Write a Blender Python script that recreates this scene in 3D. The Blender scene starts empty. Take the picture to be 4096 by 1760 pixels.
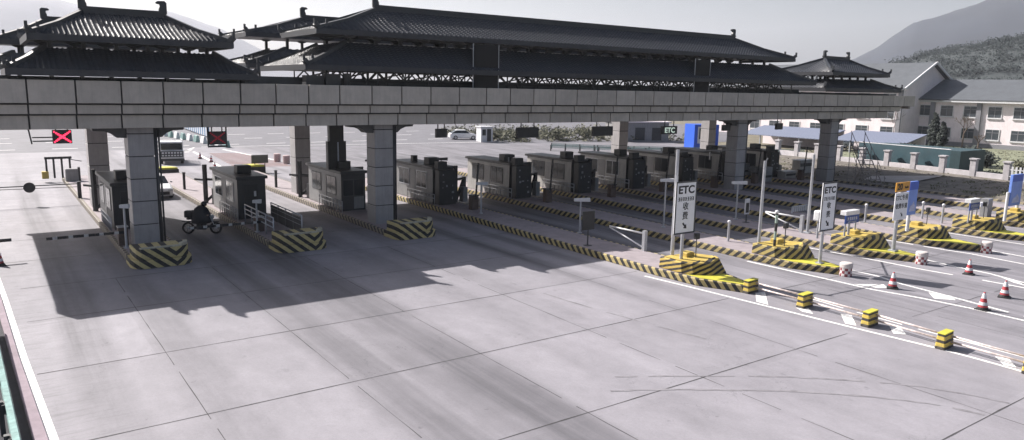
import bpy, bmesh, math, random
from mathutils import Vector, Matrix
R = math.radians
random.seed(7)
SC = bpy.context.scene
COL = SC.collection

# ---------------------------------------------------------------- camera, sky, sun, exposure
def set_camera():
    p, y, r = R(10.049), R(35.292), R(1.112)
    cy, sy, cp, sp = math.cos(y), math.sin(y), math.cos(p), math.sin(p)
    f = Vector((sy*cp, cy*cp, -sp)); rt = Vector((cy, -sy, 0)); up = rt.cross(f)
    a = math.cos(r)*rt + math.sin(r)*up; b = -math.sin(r)*rt + math.cos(r)*up
    cam = bpy.data.cameras.new("camera"); o = bpy.data.objects.new("camera", cam); COL.objects.link(o)
    m = Matrix((a, b, -f)).transposed().to_4x4(); m.translation = Vector((0, 0, 8.0))
    o.matrix_world = m
    cam.sensor_width = 36; cam.lens = 26.17; cam.clip_start = 0.1; cam.clip_end = 12000
    SC.camera = o
set_camera()
SUNV = Vector((-0.5, 1.11, 1.0)).normalized()      # towards the sun
W = bpy.data.worlds.new("World"); SC.world = W; W.use_nodes = True
nt = W.node_tree; bg = nt.nodes['Background']
sky = nt.nodes.new('ShaderNodeTexSky'); sky.sky_type = 'NISHITA'; sky.sun_disc = False
sky.sun_elevation = math.asin(SUNV.z); sky.sun_rotation = math.atan2(SUNV.x, SUNV.y)
sky.air_density = 1.0; sky.dust_density = 4.0; sky.ozone_density = 1.0
nt.links.new(sky.outputs[0], bg.inputs[0]); bg.inputs[1].default_value = 0.05
sl = bpy.data.lights.new("sun", 'SUN'); sl.energy = 5.0; sl.angle = R(0.5); sl.color = (1, 0.95, 0.9)
so = bpy.data.objects.new("sun", sl); COL.objects.link(so)
so.rotation_euler = (-SUNV).to_track_quat('-Z', 'Y').to_euler()
SC.view_settings.view_transform = 'Standard'; SC.view_settings.look = 'None'
SC.view_settings.exposure = 1.1; SC.view_settings.gamma = 1.0
SC.render.engine = 'CYCLES'; SC.cycles.max_bounces = 5

# ---------------------------------------------------------------- materials
MATS = {}
def mat(name, col, rough=0.7, metal=0.0, var=0.15, scale=3.0, bump=0.0, emit=None, spec=0.5, island=0.0, streak=0.0):
    if name in MATS: return MATS[name]
    m = bpy.data.materials.new(name); m.use_nodes = True; n = m.node_tree; b = n.nodes['Principled BSDF']
    b.inputs['Roughness'].default_value = rough; b.inputs['Metallic'].default_value = metal
    b.inputs['Specular IOR Level'].default_value = spec
    tc = n.nodes.new('ShaderNodeTexCoord'); nz = n.nodes.new('ShaderNodeTexNoise')
    nz.inputs['Scale'].default_value = scale; nz.inputs['Detail'].default_value = 6; nz.inputs['Roughness'].default_value = 0.65
    n.links.new(tc.outputs['Object'], nz.inputs['Vector'])
    mr = n.nodes.new('ShaderNodeMapRange'); mr.inputs[1].default_value = 0.3; mr.inputs[2].default_value = 0.7
    mr.inputs[3].default_value = 1-var; mr.inputs[4].default_value = 1+var
    n.links.new(nz.outputs['Fac'], mr.inputs[0])
    hsv = n.nodes.new('ShaderNodeHueSaturation'); hsv.inputs['Color'].default_value = (*col, 1)
    last = mr.outputs[0]
    if streak:
        mp = n.nodes.new('ShaderNodeMapping'); mp.inputs['Scale'].default_value = (4, 4, 0.35); n.links.new(tc.outputs['Object'], mp.inputs[0])
        n2 = n.nodes.new('ShaderNodeTexNoise'); n2.inputs['Scale'].default_value = 1.4; n2.inputs['Detail'].default_value = 7; n2.inputs['Roughness'].default_value = 0.75; n.links.new(mp.outputs[0], n2.inputs['Vector'])
        m2 = n.nodes.new('ShaderNodeMapRange'); m2.inputs[1].default_value = 0.45; m2.inputs[2].default_value = 0.72; m2.inputs[3].default_value = 1.0; m2.inputs[4].default_value = 1-streak
        n.links.new(n2.outputs['Fac'], m2.inputs[0]); m3 = n.nodes.new('ShaderNodeMath'); m3.operation = 'MULTIPLY'
        n.links.new(last, m3.inputs[0]); n.links.new(m2.outputs[0], m3.inputs[1]); last = m3.outputs[0]
    if island:
        g = n.nodes.new('ShaderNodeNewGeometry'); mi = n.nodes.new('ShaderNodeMapRange')
        mi.inputs[3].default_value = 1-island; mi.inputs[4].default_value = 1+island
        n.links.new(g.outputs['Random Per Island'], mi.inputs[0])
        mm = n.nodes.new('ShaderNodeMath'); mm.operation = 'MULTIPLY'
        n.links.new(last, mm.inputs[0]); n.links.new(mi.outputs[0], mm.inputs[1]); last = mm.outputs[0]
    n.links.new(last, hsv.inputs['Value']); n.links.new(hsv.outputs[0], b.inputs['Base Color'])
    if bump:
        bp = n.nodes.new('ShaderNodeBump'); bp.inputs['Strength'].default_value = bump; bp.inputs['Distance'].default_value = 0.02
        n.links.new(nz.outputs['Fac'], bp.inputs['Height']); n.links.new(bp.outputs[0], b.inputs['Normal'])
    if emit:
        b.inputs['Emission Color'].default_value = (*emit[:3], 1); b.inputs['Emission Strength'].default_value = emit[3]
    MATS[name] = m; return m

def stripes(name, c1, c2, period, ax, ay, az, fold=None, wear=0.25, duty=0.5, cx=0.0):
    """two painted colours in bands along ax*x+ay*y+az*z (object space); fold mirrors x about cx into chevrons"""
    if name in MATS: return MATS[name]
    m = bpy.data.materials.new(name); m.use_nodes = True; n = m.node_tree; b = n.nodes['Principled BSDF']
    b.inputs['Roughness'].default_value = 0.7
    tc = n.nodes.new('ShaderNodeTexCoord'); sx = n.nodes.new('ShaderNodeSeparateXYZ'); n.links.new(tc.outputs['Object'], sx.inputs[0])
    def M(op, a, bb=None):
        k = n.nodes.new('ShaderNodeMath'); k.operation = op
        for i, v in enumerate((a, bb)):
            if v is None: continue
            if isinstance(v, (int, float)): k.inputs[i].default_value = v
            else: n.links.new(v, k.inputs[i])
        return k.outputs[0]
    X = sx.outputs[0]
    if fold: X = M('ABSOLUTE', M('SUBTRACT', X, cx))
    nz = n.nodes.new('ShaderNodeTexNoise'); nz.inputs['Scale'].default_value = 3.5; nz.inputs['Detail'].default_value = 5
    n.links.new(tc.outputs['Object'], nz.inputs['Vector'])
    s = M('ADD', M('ADD', M('MULTIPLY', X, ax), M('MULTIPLY', sx.outputs[1], ay)), M('MULTIPLY', sx.outputs[2], az))
    s = M('ADD', s, M('MULTIPLY', M('SUBTRACT', nz.outputs['Fac'], 0.5), 0.05))
    fr = M('FRACT', M('DIVIDE', s, period)); st = M('LESS_THAN', fr, duty)
    mx = n.nodes.new('ShaderNodeMix'); mx.data_type = 'RGBA'
    mx.inputs[6].default_value = (*c1, 1); mx.inputs[7].default_value = (*c2, 1); n.links.new(st, mx.inputs[0])
    nz2 = n.nodes.new('ShaderNodeTexNoise'); nz2.inputs['Scale'].default_value = 7; nz2.inputs['Detail'].default_value = 8
    n.links.new(tc.outputs['Object'], nz2.inputs['Vector'])
    mr = n.nodes.new('ShaderNodeMapRange'); mr.inputs[1].default_value = 0.5; mr.inputs[2].default_value = 0.75
    mr.inputs[3].default_value = 0; mr.inputs[4].default_value = wear*2; n.links.new(nz2.outputs['Fac'], mr.inputs[0])
    mx2 = n.nodes.new('ShaderNodeMix'); mx2.data_type = 'RGBA'; n.links.new(mr.outputs[0], mx2.inputs[0])
    n.links.new(mx.outputs[2], mx2.inputs[6]); mx2.inputs[7].default_value = (0.16, 0.14, 0.12, 1)
    n.links.new(mx2.outputs[2], b.inputs['Base Color']); MATS[name] = m; return m

def concrete_mat():
    m = bpy.data.materials.new('plaza_concrete'); m.use_nodes = True; n = m.node_tree; b = n.nodes['Principled BSDF']
    b.inputs['Roughness'].default_value = 0.72; b.inputs['Specular IOR Level'].default_value = 0.35
    tc = n.nodes.new('ShaderNodeTexCoord')
    def noise(scale, sc3, det=6, rough=0.6):
        mp = n.nodes.new('ShaderNodeMapping'); mp.inputs['Scale'].default_value = sc3
        n.links.new(tc.outputs['Object'], mp.inputs[0])
        z = n.nodes.new('ShaderNodeTexNoise'); z.inputs['Scale'].default_value = scale; z.inputs['Detail'].default_value = det
        z.inputs['Roughness'].default_value = rough; n.links.new(mp.outputs[0], z.inputs['Vector']); return z.outputs['Fac']
    def rng(v, a, bb, c, d):
        r_ = n.nodes.new('ShaderNodeMapRange')
        for i, q in enumerate((a, bb, c, d)): r_.inputs[i+1].default_value = q
        n.links.new(v, r_.inputs[0]); return r_.outputs[0]
    def M(op, a, bb=None):
        k = n.nodes.new('ShaderNodeMath'); k.operation = op
        for i, v in enumerate((a, bb)):
            if v is None: continue
            if isinstance(v, (int, float)): k.inputs[i].default_value = v
            else: n.links.new(v, k.inputs[i])
        return k.outputs[0]
    sx = n.nodes.new('ShaderNodeSeparateXYZ'); n.links.new(tc.outputs['Object'], sx.inputs[0])
    fine = rng(noise(14, (1, 1, 1), 8, 0.7), 0.25, 0.75, 0.9, 1.1)
    big = M('MULTIPLY', rng(noise(0.22, (1, 1, 1), 5), 0.3, 0.7, 0.9, 1.08), rng(noise(1.7, (1, 0.6, 1), 7, 0.7), 0.3, 0.7, 0.9, 1.1))
    # slab-to-slab difference
    vo = n.nodes.new('ShaderNodeTexWhiteNoise'); vo.noise_dimensions = '2D'
    cb = n.nodes.new('ShaderNodeCombineXYZ')
    n.links.new(M('FLOOR', M('DIVIDE', M('ADD', sx.outputs[0], 0.6), 4.2)), cb.inputs[0])
    n.links.new(M('FLOOR', M('DIVIDE', M('SUBTRACT', sx.outputs[1], 2.5), 5.2)), cb.inputs[1])
    n.links.new(cb.outputs[0], vo.inputs['Vector']); slab = rng(vo.outputs['Value'], 0, 1, 0.92, 1.07)
    # wheel tracks: oily bands worn into every lane
    xw = M('ADD', sx.outputs[0], M('MULTIPLY', M('SUBTRACT', noise(0.07, (1, 1, 1), 3), 0.5), 1.3))
    lane = None
    for c_, w_, k_ in ((2.1, .4, .9), (4.4, .4, .7), (8.1, .5, 1), (11.05, .6, 1), (14.3, .45, .7), (16.4, .35, .5), (20.5, .22, 1), (22.4, .18, .9), (26.9, .3, .8), (28.9, .3, .8),
                       (33.0, .3, .8), (34.7, .3, .7), (38.7, .3, .8), (40.3, .3, .7), (44.3, .3, .8), (46.0, .3, .7), (50.0, .4, .8), (55.6, .5, .8), (61.5, .5, .7)):
        v_ = M('MULTIPLY', rng(M('ABSOLUTE', M('SUBTRACT', xw, c_)), w_, w_+.45, 1.0, 0.0), k_)
        lane = v_ if lane is None else M('MAXIMUM', lane, v_)
    streak = rng(noise(0.9, (2.2, 0.05, 1), 6, 0.7), 0.38, 0.66, 0.0, 1.0)
    fade = rng(noise(0.09, (1, 0.6, 1), 3), 0.35, 0.6, 0.45, 1.0)
    mid_ = rng(M('ABSOLUTE', M('SUBTRACT', sx.outputs[0], 9.6)), 1.6, 3.2, 0.75, 0.0)
    near = M('MAXIMUM', rng(sx.outputs[1], 12.0, 30.0, 0.15, 1.0), mid_)
    far_ = rng(sx.outputs[1], 60.0, 85.0, 1.0, 0.25)
    oil = M('MULTIPLY', M('MULTIPLY', M('MULTIPLY', lane, M('ADD', M('MULTIPLY', streak, 0.45), 0.5)), fade), M('MULTIPLY', near, far_))
    left_ = rng(sx.outputs[0], 0.6, 3.2, 1.0, 0.0)
    scr = M('MULTIPLY', rng(noise(1.3, (0.5, 5.0, 1), 5, 0.75), 0.5, 0.7, 0.0, 1.0), left_)
    # broad worn sweep down the middle of the apron
    sweep = M('MULTIPLY', rng(noise(0.3, (1, 0.45, 1), 7, 0.7), 0.42, 0.66, 0.0, 1.0), 1.0)
    crk = noise(0.35, (1, 1, 1), 9, 0.55); crack = M('MULTIPLY', M('LESS_THAN', M('ABSOLUTE', M('SUBTRACT', crk, 0.5)), 0.0012), rng(noise(0.12, (1, 1, 1), 2), 0.5, 0.56, 0.0, 0.7))
    drips = M('MULTIPLY', rng(noise(3.2, (1, 0.6, 1), 2, 0.4), 0.66, 0.74, 0.0, 0.7), rng(M('ABSOLUTE', M('SUBTRACT', M('FRACT', M('DIVIDE', M('ADD', sx.outputs[0], 3.2), 6.22)), 0.5)), 0.05, 0.22, 1.0, 0.15))
    shade_lane = M('MULTIPLY', rng(sx.outputs[0], 24.0, 27.0, 0.0, 0.3), rng(sx.outputs[1], 20.0, 30.0, 0.0, 1.0))  # painted shade: darkens the colour of the right-hand lanes to deepen the canopy shade
    band = M('MULTIPLY', M('MULTIPLY', rng(M('ABSOLUTE', M('SUBTRACT', xw, 9.9)), 0.9, 2.3, 1.0, 0.0), rng(sx.outputs[1], 3.0, 12.0, 1.2, 2.6)), rng(noise(0.5, (2.5, 0.08, 1), 5, 0.6), 0.35, 0.6, 0.45, 1.0))
    sweep = M('ADD', M('ADD', sweep, band), M('ADD', M('MULTIPLY', crack, 3.0), M('ADD', M('MULTIPLY', drips, 1.5), M('MULTIPLY', shade_lane, 5.0))))  # worn sweep, cracks and drips, plus the painted lane shade
    # narrower single tyre marks everywhere
    marks = rng(noise(1.6, (1.3, 0.05, 1), 6, 0.8), 0.58, 0.74, 0.0, 0.3)
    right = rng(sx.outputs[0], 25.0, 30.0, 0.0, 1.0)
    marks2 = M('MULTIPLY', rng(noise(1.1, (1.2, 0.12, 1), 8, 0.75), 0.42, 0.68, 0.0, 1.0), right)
    spots = rng(noise(2.6, (1, 1, 1), 3, 0.5), 0.72, 0.78, 0.0, 0.6)
    dirt_and_shade = M('ADD', M('ADD', M('MULTIPLY', oil, 0.8), M('MULTIPLY', marks, 0.35)), M('ADD', M('MULTIPLY', marks2, 0.5), M('MULTIPLY', spots, 0.5)))
    dirt_and_shade = M('MINIMUM', M('ADD', dirt_and_shade, M('ADD', M('MULTIPLY', scr, 0.35), M('MULTIPLY', sweep, 0.15))), 0.82)
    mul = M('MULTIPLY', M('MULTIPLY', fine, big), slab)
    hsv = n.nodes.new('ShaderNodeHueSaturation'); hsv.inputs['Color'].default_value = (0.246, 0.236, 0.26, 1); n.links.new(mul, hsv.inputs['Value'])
    mx = n.nodes.new('ShaderNodeMix'); mx.data_type = 'RGBA'; n.links.new(dirt_and_shade, mx.inputs[0]); n.links.new(hsv.outputs[0], mx.inputs[6])
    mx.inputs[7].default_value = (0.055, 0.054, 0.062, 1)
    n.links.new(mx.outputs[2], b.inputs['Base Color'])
    bp = n.nodes.new('ShaderNodeBump'); bp.inputs['Strength'].default_value = 0.25; bp.inputs['Distance'].default_value = 0.01
    n.links.new(fine, bp.inputs['Height']); n.links.new(bp.outputs[0], b.inputs['Normal'])
    return m

def tile_mat():
    m = bpy.data.materials.new('roof_tile'); m.use_nodes = True; n = m.node_tree; b = n.nodes['Principled BSDF']
    b.inputs['Roughness'].default_value = 0.4; b.inputs['Specular IOR Level'].default_value = 0.4
    tc = n.nodes.new('ShaderNodeTexCoord'); nz = n.nodes.new('ShaderNodeTexNoise'); nz.inputs['Scale'].default_value = 2.5; nz.inputs['Detail'].default_value = 7
    n.links.new(tc.outputs['Object'], nz.inputs['Vector'])
    cr = n.nodes.new('ShaderNodeValToRGB'); cr.color_ramp.elements[0].position = 0.3; cr.color_ramp.elements[0].color = (0.008, 0.01, 0.016, 1)
    cr.color_ramp.elements[1].position = 0.75; cr.color_ramp.elements[1].color = (0.035, 0.039, 0.05, 1)
    n.links.new(nz.outputs['Fac'], cr.inputs[0]); n.links.new(cr.outputs[0], b.inputs['Base Color'])
    mr = n.nodes.new('ShaderNodeMapRange'); mr.inputs[1].default_value = 0.35; mr.inputs[2].default_value = 0.65; mr.inputs[3].default_value = 0.4; mr.inputs[4].default_value = 0.7
    n.links.new(nz.outputs['Fac'], mr.inputs[0]); n.links.new(mr.outputs[0], b.inputs['Roughness'])
    return m

YEL = (0.62, 0.43, 0.04); BLK = (0.018, 0.018, 0.02)
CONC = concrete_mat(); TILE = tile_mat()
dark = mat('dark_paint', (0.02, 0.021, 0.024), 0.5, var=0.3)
dkgrey = mat('charcoal_metal', (0.045, 0.047, 0.052), 0.5, var=0.25)
panel = mat('grey_stone_panel', (0.44, 0.405, 0.365), 0.55, var=0.12, scale=1.5, bump=0.1, island=0.1, streak=0.16)
colm = mat('column_panel', (0.31, 0.3, 0.305), 0.5, var=0.12, scale=1.2, island=0.08, streak=0.18)
grout = mat('grout', (0.04, 0.04, 0.042), 0.9)
slabm = mat('pale_concrete', (0.36, 0.33, 0.32), 0.85, var=0.15, scale=1.2, bump=0.2)
island_top = mat('island_paving', (0.27, 0.235, 0.25), 0.85, var=0.18, scale=1.5, bump=0.2)
white = mat('white_paint', (0.6, 0.6, 0.62), 0.5, var=0.1, scale=4)
mark = mat('road_marking', (0.7, 0.69, 0.68), 0.75, var=0.22, scale=6)
jointm = mat('joint_sealant', (0.05, 0.048, 0.052), 0.9, var=0.3)
steel = mat('galvanised_steel', (0.42, 0.43, 0.46), 0.4, 0.4, var=0.12, scale=5)
glass = mat('dark_glass', (0.015, 0.02, 0.026), 0.12, spec=0.4, var=0.1)
boothw = mat('booth_cladding', (0.22, 0.22, 0.225), 0.45, var=0.15, scale=2, streak=0.3)
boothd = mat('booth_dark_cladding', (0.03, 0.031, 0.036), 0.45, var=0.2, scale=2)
yellow = mat('yellow_paint', (0.48, 0.44, 0.05), 0.6, var=0.16, scale=3)
ochre = mat('ochre_paint', (0.45, 0.33, 0.08), 0.6, var=0.15, scale=3)
blue = mat('blue_panel', (0.02, 0.09, 0.5), 0.4, var=0.08)
blue2 = mat('pale_blue_panel', (0.16, 0.27, 0.68), 0.4, var=0.15, scale=1.5)
redm = mat('red_paint', (0.35, 0.04, 0.05), 0.55, var=0.15)
rubber = mat('black_rubber', (0.02, 0.02, 0.021), 0.75, var=0.2)
kerbL = stripes('kerb_stripes_left_lean', (0.42, 0.34, 0.15), BLK, 0.45, -0.7, 1, -0.9)
kerbR = stripes('kerb_stripes_right_lean', (0.34, 0.27, 0.12), BLK, 0.48, -0.7, 1, 1.1)
kerbF = stripes('worn_kerb_stripes', (0.35, 0.3, 0.2), (0.08, 0.07, 0.06), 0.6, 0.5, 1, 0.5, wear=0.5)
kerbW = stripes('kerb_stripes_worn', (0.26, 0.22, 0.17), (0.05, 0.045, 0.045), 0.45, -0.7, 1, -0.9, wear=0.5)
moundL = stripes('mound_stripes', (0.46, 0.33, 0.08), BLK, 0.2, -0.3, 0.3, 1)
moundR = stripes('mound_stripes_steep', (0.36, 0.28, 0.09), BLK, 0.33, -0.6, 0.6, 1)

# ---------------------------------------------------------------- mesh helpers
class MB:
    def __init__(s): s.v = []; s.f = []
    def add(s, vs, fs):
        k = len(s.v); s.v += [tuple(v) for v in vs]; s.f += [tuple(i+k for i in f) for f in fs]; return s
    def box(s, x0, y0, z0, x1, y1, z1):
        return s.add([(x0,y0,z0),(x1,y0,z0),(x1,y1,z0),(x0,y1,z0),(x0,y0,z1),(x1,y0,z1),(x1,y1,z1),(x0,y1,z1)],
                     [(0,3,2,1),(4,5,6,7),(0,1,5,4),(1,2,6,5),(2,3,7,6),(3,0,4,7)])
    def cbox(s, x, y, z, w, d, h): return s.box(x-w/2, y-d/2, z, x+w/2, y+d/2, z+h)
    def tube(s, a, b, r, r2=None, n=10, cap=True):
        a = Vector(a); b = Vector(b); r2 = r if r2 is None else r2; d = (b-a)
        if d.length < 1e-6: return s
        q = d.to_track_quat('Z', 'Y'); vs = []
        for c, rr in ((a, r), (b, r2)):
            for i in range(n):
                t = 2*math.pi*i/n; vs.append(c + q @ Vector((math.cos(t)*rr, math.sin(t)*rr, 0)))
        fs = [(i, (i+1) % n, n+(i+1) % n, n+i) for i in range(n)]
        if cap: fs += [tuple(range(n-1, -1, -1)), tuple(range(n, 2*n))]
        return s.add(vs, fs)
    def bar(s, a, b, w, h):
        """square bar from a to b"""
        a = Vector(a); b = Vector(b); d = (b-a).normalized(); up = Vector((0, 0, 1))
        if abs(d.z) > 0.95: up = Vector((1, 0, 0))
        sd = d.cross(up).normalized(); u = sd.cross(d)
        vs = [c + sd*i*w/2 + u*j*h/2 for c in (a, b) for i, j in ((-1,-1),(1,-1),(1,1),(-1,1))]
        return s.add(vs, [(0,1,2,3),(7,6,5,4),(0,4,5,1),(1,5,6,2),(2,6,7,3),(3,7,4,0)])
    def prism(s, poly, z0, z1, top=None):
        n = len(poly); top = top or poly
        zz = z1 if isinstance(z1, (list, tuple)) else [z1]*n
        vs = [(x, y, z0) for x, y in poly] + [(x, y, z) for (x, y), z in zip(top, zz)]
        return s.add(vs, [tuple(range(n-1, -1, -1)), tuple(range(n, 2*n))] + [(i, (i+1) % n, n+(i+1) % n, n+i) for i in range(n)])
    def xprism(s, poly, x0, x1):
        """poly in (y,z), extruded along x"""
        n = len(poly); vs = [(x0, y, z) for y, z in poly] + [(x1, y, z) for y, z in poly]
        return s.add(vs, [tuple(range(n)), tuple(range(2*n-1, n-1, -1))] + [(i, n+i, n+(i+1) % n, (i+1) % n) for i in range(n)])
    def yprism(s, poly, y0, y1):
        """poly in (x,z), extruded along y"""
        n = len(poly); vs = [(x, y0, z) for x, z in poly] + [(x, y1, z) for x, z in poly]
        return s.add(vs, [tuple(range(n)), tuple(range(2*n-1, n-1, -1))] + [(i, n+i, n+(i+1) % n, (i+1) % n) for i in range(n)])
    def lathe(s, x, y, prof, n=14):
        vs = []; 
        for r, z in prof:
            for i in range(n):
                t = 2*math.pi*i/n; vs.append((x+r*math.cos(t), y+r*math.sin(t), z))
        m = len(prof)
        fs = [(j*n+i, j*n+(i+1) % n, (j+1)*n+(i+1) % n, (j+1)*n+i) for j in range(m-1) for i in range(n)]
        fs += [tuple(range(n-1, -1, -1)), tuple(range((m-1)*n, m*n))]
        return s.add(vs, fs)
    def blob(s, x, y, z, rx, ry, rz, n=8):
        prof = []
        vs = []; m = n//2+1
        for j in range(m+1):
            a = math.pi*j/m - math.pi/2
            for i in range(n):
                t = 2*math.pi*i/n
                vs.append((x+rx*math.cos(a)*math.cos(t), y+ry*math.cos(a)*math.sin(t), z+rz*math.sin(a)))
        fs = [(j*n+i, j*n+(i+1) % n, (j+1)*n+(i+1) % n, (j+1)*n+i) for j in range(m) for i in range(n)]
        return s.add(vs, fs)
    def obj(s, name, material, parent=None, loc=(0,0,0), bevel=0, smooth=False):
        me = bpy.data.meshes.new(name); me.from_pydata(s.v, [], s.f); me.update()
        bm = bmesh.new(); bm.from_mesh(me); bmesh.ops.recalc_face_normals(bm, faces=bm.faces); bm.to_mesh(me); bm.free()
        o = bpy.data.objects.new(name, me); COL.objects.link(o); o.location = loc
        if material: me.materials.append(material)
        if parent: o.parent = parent
        if smooth:
            for p in me.polygons: p.use_smooth = True
        if bevel:
            b = o.modifiers.new('bevel', 'BEVEL'); b.width = bevel; b.segments = 2; b.limit_method = 'ANGLE'; b.angle_limit = R(40)
        return o

def thing(name, label, cat, loc=(0,0,0), rz=0, group=None):
    o = bpy.data.objects.new(name, None); COL.objects.link(o); o.location = loc; o.rotation_euler = (0, 0, rz)
    o.empty_display_size = 0.3; o['label'] = label; o['category'] = cat
    if group: o['group'] = group
    return o
def tag(o, label, cat, group=None):
    o['label'] = label; o['category'] = cat
    if group: o['group'] = group
    return o
def struct(o): o['kind'] = 'structure'; return o
def clone(root, loc, label, rz=None, group=None):
    def cp(o, par):
        c = o.copy(); COL.objects.link(c)
        if par: c.parent = par
        for ch in list(o.children): cp(ch, c)
        return c
    r = cp(root, None); r.location = loc; r['label'] = label
    if rz is not None: r.rotation_euler = (0, 0, rz)
    if group: r['group'] = group
    return r
def text(body, name, size, m, parent, x, z, y, align='CENTER', sx=1.0, thick=0.004):
    """lettering facing -Y, centred on x,z (local)"""
    cu = bpy.data.curves.new(name, 'FONT'); cu.body = body; cu.size = size; cu.align_x = align; cu.align_y = 'CENTER'; cu.extrude = thick; cu.offset = size*(0.03 if body.isascii() else 0.008)
    t = bpy.data.objects.new(name, cu); COL.objects.link(t)
    dg = bpy.context.evaluated_depsgraph_get(); dg.update()
    me = bpy.data.meshes.new_from_object(t.evaluated_get(dg)); bpy.data.objects.remove(t)
    me.name = name; me.materials.clear(); me.materials.append(m)
    o = bpy.data.objects.new(name, me); COL.objects.link(o); o.parent = parent
    o.location = (x, y, z); o.rotation_euler = (R(90), 0, 0); o.scale = (sx, 1, 1)
    return o
def strip(pts, w, z, jitter=0.0, gaps=0.0, seg=0.0):
    """flat painted strip following pts"""
    mb = MB(); P = [Vector((x, y, 0)) for x, y in pts]
    if seg:
        Q = [P[0]]
        for a, b in zip(P, P[1:]):
            k = max(1, int((b-a).length/seg))
            Q += [a.lerp(b, (i+1)/k) for i in range(k)]
        P = Q
    L = []
    for i, p in enumerate(P):
        d = (P[min(i+1, len(P)-1)] - P[max(i-1, 0)]).normalized(); s = Vector((-d.y, d.x, 0))
        j = random.uniform(-1, 1)*jitter; ww = w*(1+random.uniform(-1, 1)*(0.5 if jitter else 0))
        L.append((p+s*(j+ww/2), p+s*(j-ww/2)))
    for a, b in zip(L, L[1:]):
        if gaps and random.random() < gaps: continue
        mb.add([(a[0].x, a[0].y, z), (a[1].x, a[1].y, z), (b[1].x, b[1].y, z), (b[0].x, b[0].y, z)], [(0, 1, 2, 3)])
    return mb

# ---------------------------------------------------------------- ground
earth = mat('dry_scrub_earth', (0.14, 0.125, 0.09), 0.95, var=0.45, scale=0.35, bump=0.3)
struct(MB().add([(-2500,-300,-0.05),(4500,-300,-0.05),(4500,4500,-0.05),(-2500,4500,-0.05)], [(0,1,2,3)]).obj('ground', earth))
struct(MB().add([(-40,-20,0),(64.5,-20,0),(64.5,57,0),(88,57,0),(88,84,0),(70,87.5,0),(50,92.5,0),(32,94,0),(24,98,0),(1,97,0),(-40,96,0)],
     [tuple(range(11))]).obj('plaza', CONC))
asph = mat('asphalt', (0.12, 0.118, 0.135), 0.8, var=0.2, scale=0.6)
struct(MB().add([(-60,93,-0.01),(24,93,-0.01),(64,84,-0.01),(100,80,-0.01),(150,120,-0.01),(60,200,-0.01),(-60,200,-0.01)], [tuple(range(7))]).obj('road', asph))
def wob(x0, x1, y, k=0.04):
    n = int(abs(x1-x0)/1.0)+1
    return [(x0+(x1-x0)*i/n, y+random.uniform(-k, k)) for i in range(n+1)]
jm = MB()
def addm(dst, src): dst.add(src.v, src.f)
for y in (2.0, 7.5, 13.2, 18.2, 23.3, 28.75, 33.6):
    addm(jm, strip([(x, y+ (0.0)) for x in (0.6, 23.4)], 0.035, 0.004, 0.005, 0.0, 0.6))
for y in (38.8, 44.0, 49.2, 54.4, 59.6, 64.8, 70, 75.2, 80.4, 85.6):
    addm(jm, strip([(-20, y), (60, y)], 0.03, 0.004, 0.01, 0.1, 1.0))
for x in (3.87, 7.65, 11.8, 16.1, 20.5):
    addm(jm, strip([(x, -5), (x, 33.5)], 0.022, 0.0035, 0.006, 0.08, 0.6))
for x in (-0.4, -4.6, -8.8): addm(jm, strip([(x, 30), (x, 92)], 0.02, 0.0035, 0.01, 0.1, 1.0))
for y in (2.0, 7.5, 13.0, 18.0):
    addm(jm, strip([(26.3, y), (60, y-0.3)], 0.03, 0.004, 0.012, 0.08, 0.5))
for x in (28.2, 33.5, 39.2, 44.8, 50.2): addm(jm, strip([(x, 0), (x, 36)], 0.022, 0.0035, 0.02, 0.1, 0.5))
struct(jm.obj('pavement_joints', jointm))
# painted lines
def paint(name, pts, w, gaps=0.0, seg=0.5, z=0.008, jit=0.0):
    return struct(strip(pts, w, z, jit, gaps, seg).obj(name, mark))
paint('edge_line', [(-0.2, 38), (0.08, 31.9), (0.35, 25), (0.67, 18.65), (1.1, 9)], 0.2)
paint('lane_line', [(23.1, 22.5), (23.4, 20.2), (23.6, 18.4), (23.9, 15.8), (24.2, 13.2), (24.5, 10.9), (24.58, 9.6), (24.62, 4)], 0.14)
paint('lane_line', [(29.5, 22.0), (29.62, 19.2), (29.72, 17.6), (29.75, 15.9), (30.2, 14.1), (30.4, 12.4), (30.5, 5)], 0.15, 0.08)
paint('lane_line', [(32.35, 21.0), (32.21, 17), (31.76, 15.65), (31.6, 14.4), (31.4, 13.0), (31.1, 11.3), (31.0, 5)], 0.15, 0.05)
paint('lane_line', [(35.0, 22.5), (35.3, 18.7), (35.35, 16.6), (35.6, 14.7), (35.8, 12.5), (36, 5)], 0.15, 0.08)
paint('lane_line', [(38.2, 21), (37.7, 17.8), (37.37, 16), (37.3, 14.5), (36.95, 13.6), (36.8, 12.9), (36.6, 5)], 0.15, 0.05)
paint('lane_line', [(40.8, 22), (41.0, 18.8), (41.2, 17), (41.0, 14.5), (41.2, 8)], 0.15, 0.08)
paint('lane_line', [(43.9, 21), (43.05, 17), (42.95, 15.2), (42.6, 8)], 0.15, 0.08)
paint('lane_line', [(46.3, 22), (46.6, 16), (46.8, 8)], 0.15, 0.08)
paint('lane_line', [(26.4, 19.2), (26.26, 16.7), (26.06, 14.4), (26.0, 11), (26.05, 6)], 0.1, 0.12)
pm = MB()
for q in ([(25.02,18.15),(25.47,18.02),(24.0,16.79),(23.97,17.31)], [(24.63,16.03),(24.96,15.71),(24.42,15.15),(24.33,15.55)],
          [(25.34,14.63),(25.52,14.3),(24.48,13.5),(24.36,13.85)], [(25.57,12.94),(25.73,12.63),(25.04,12.04),(24.74,12.32)],
          [(25.3,9.4),(25.5,9.1),(24.8,8.6),(24.7,8.9)]):
    pm.add([(x, y, 0.0085) for x, y in q], [(0,1,2,3)])
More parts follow.
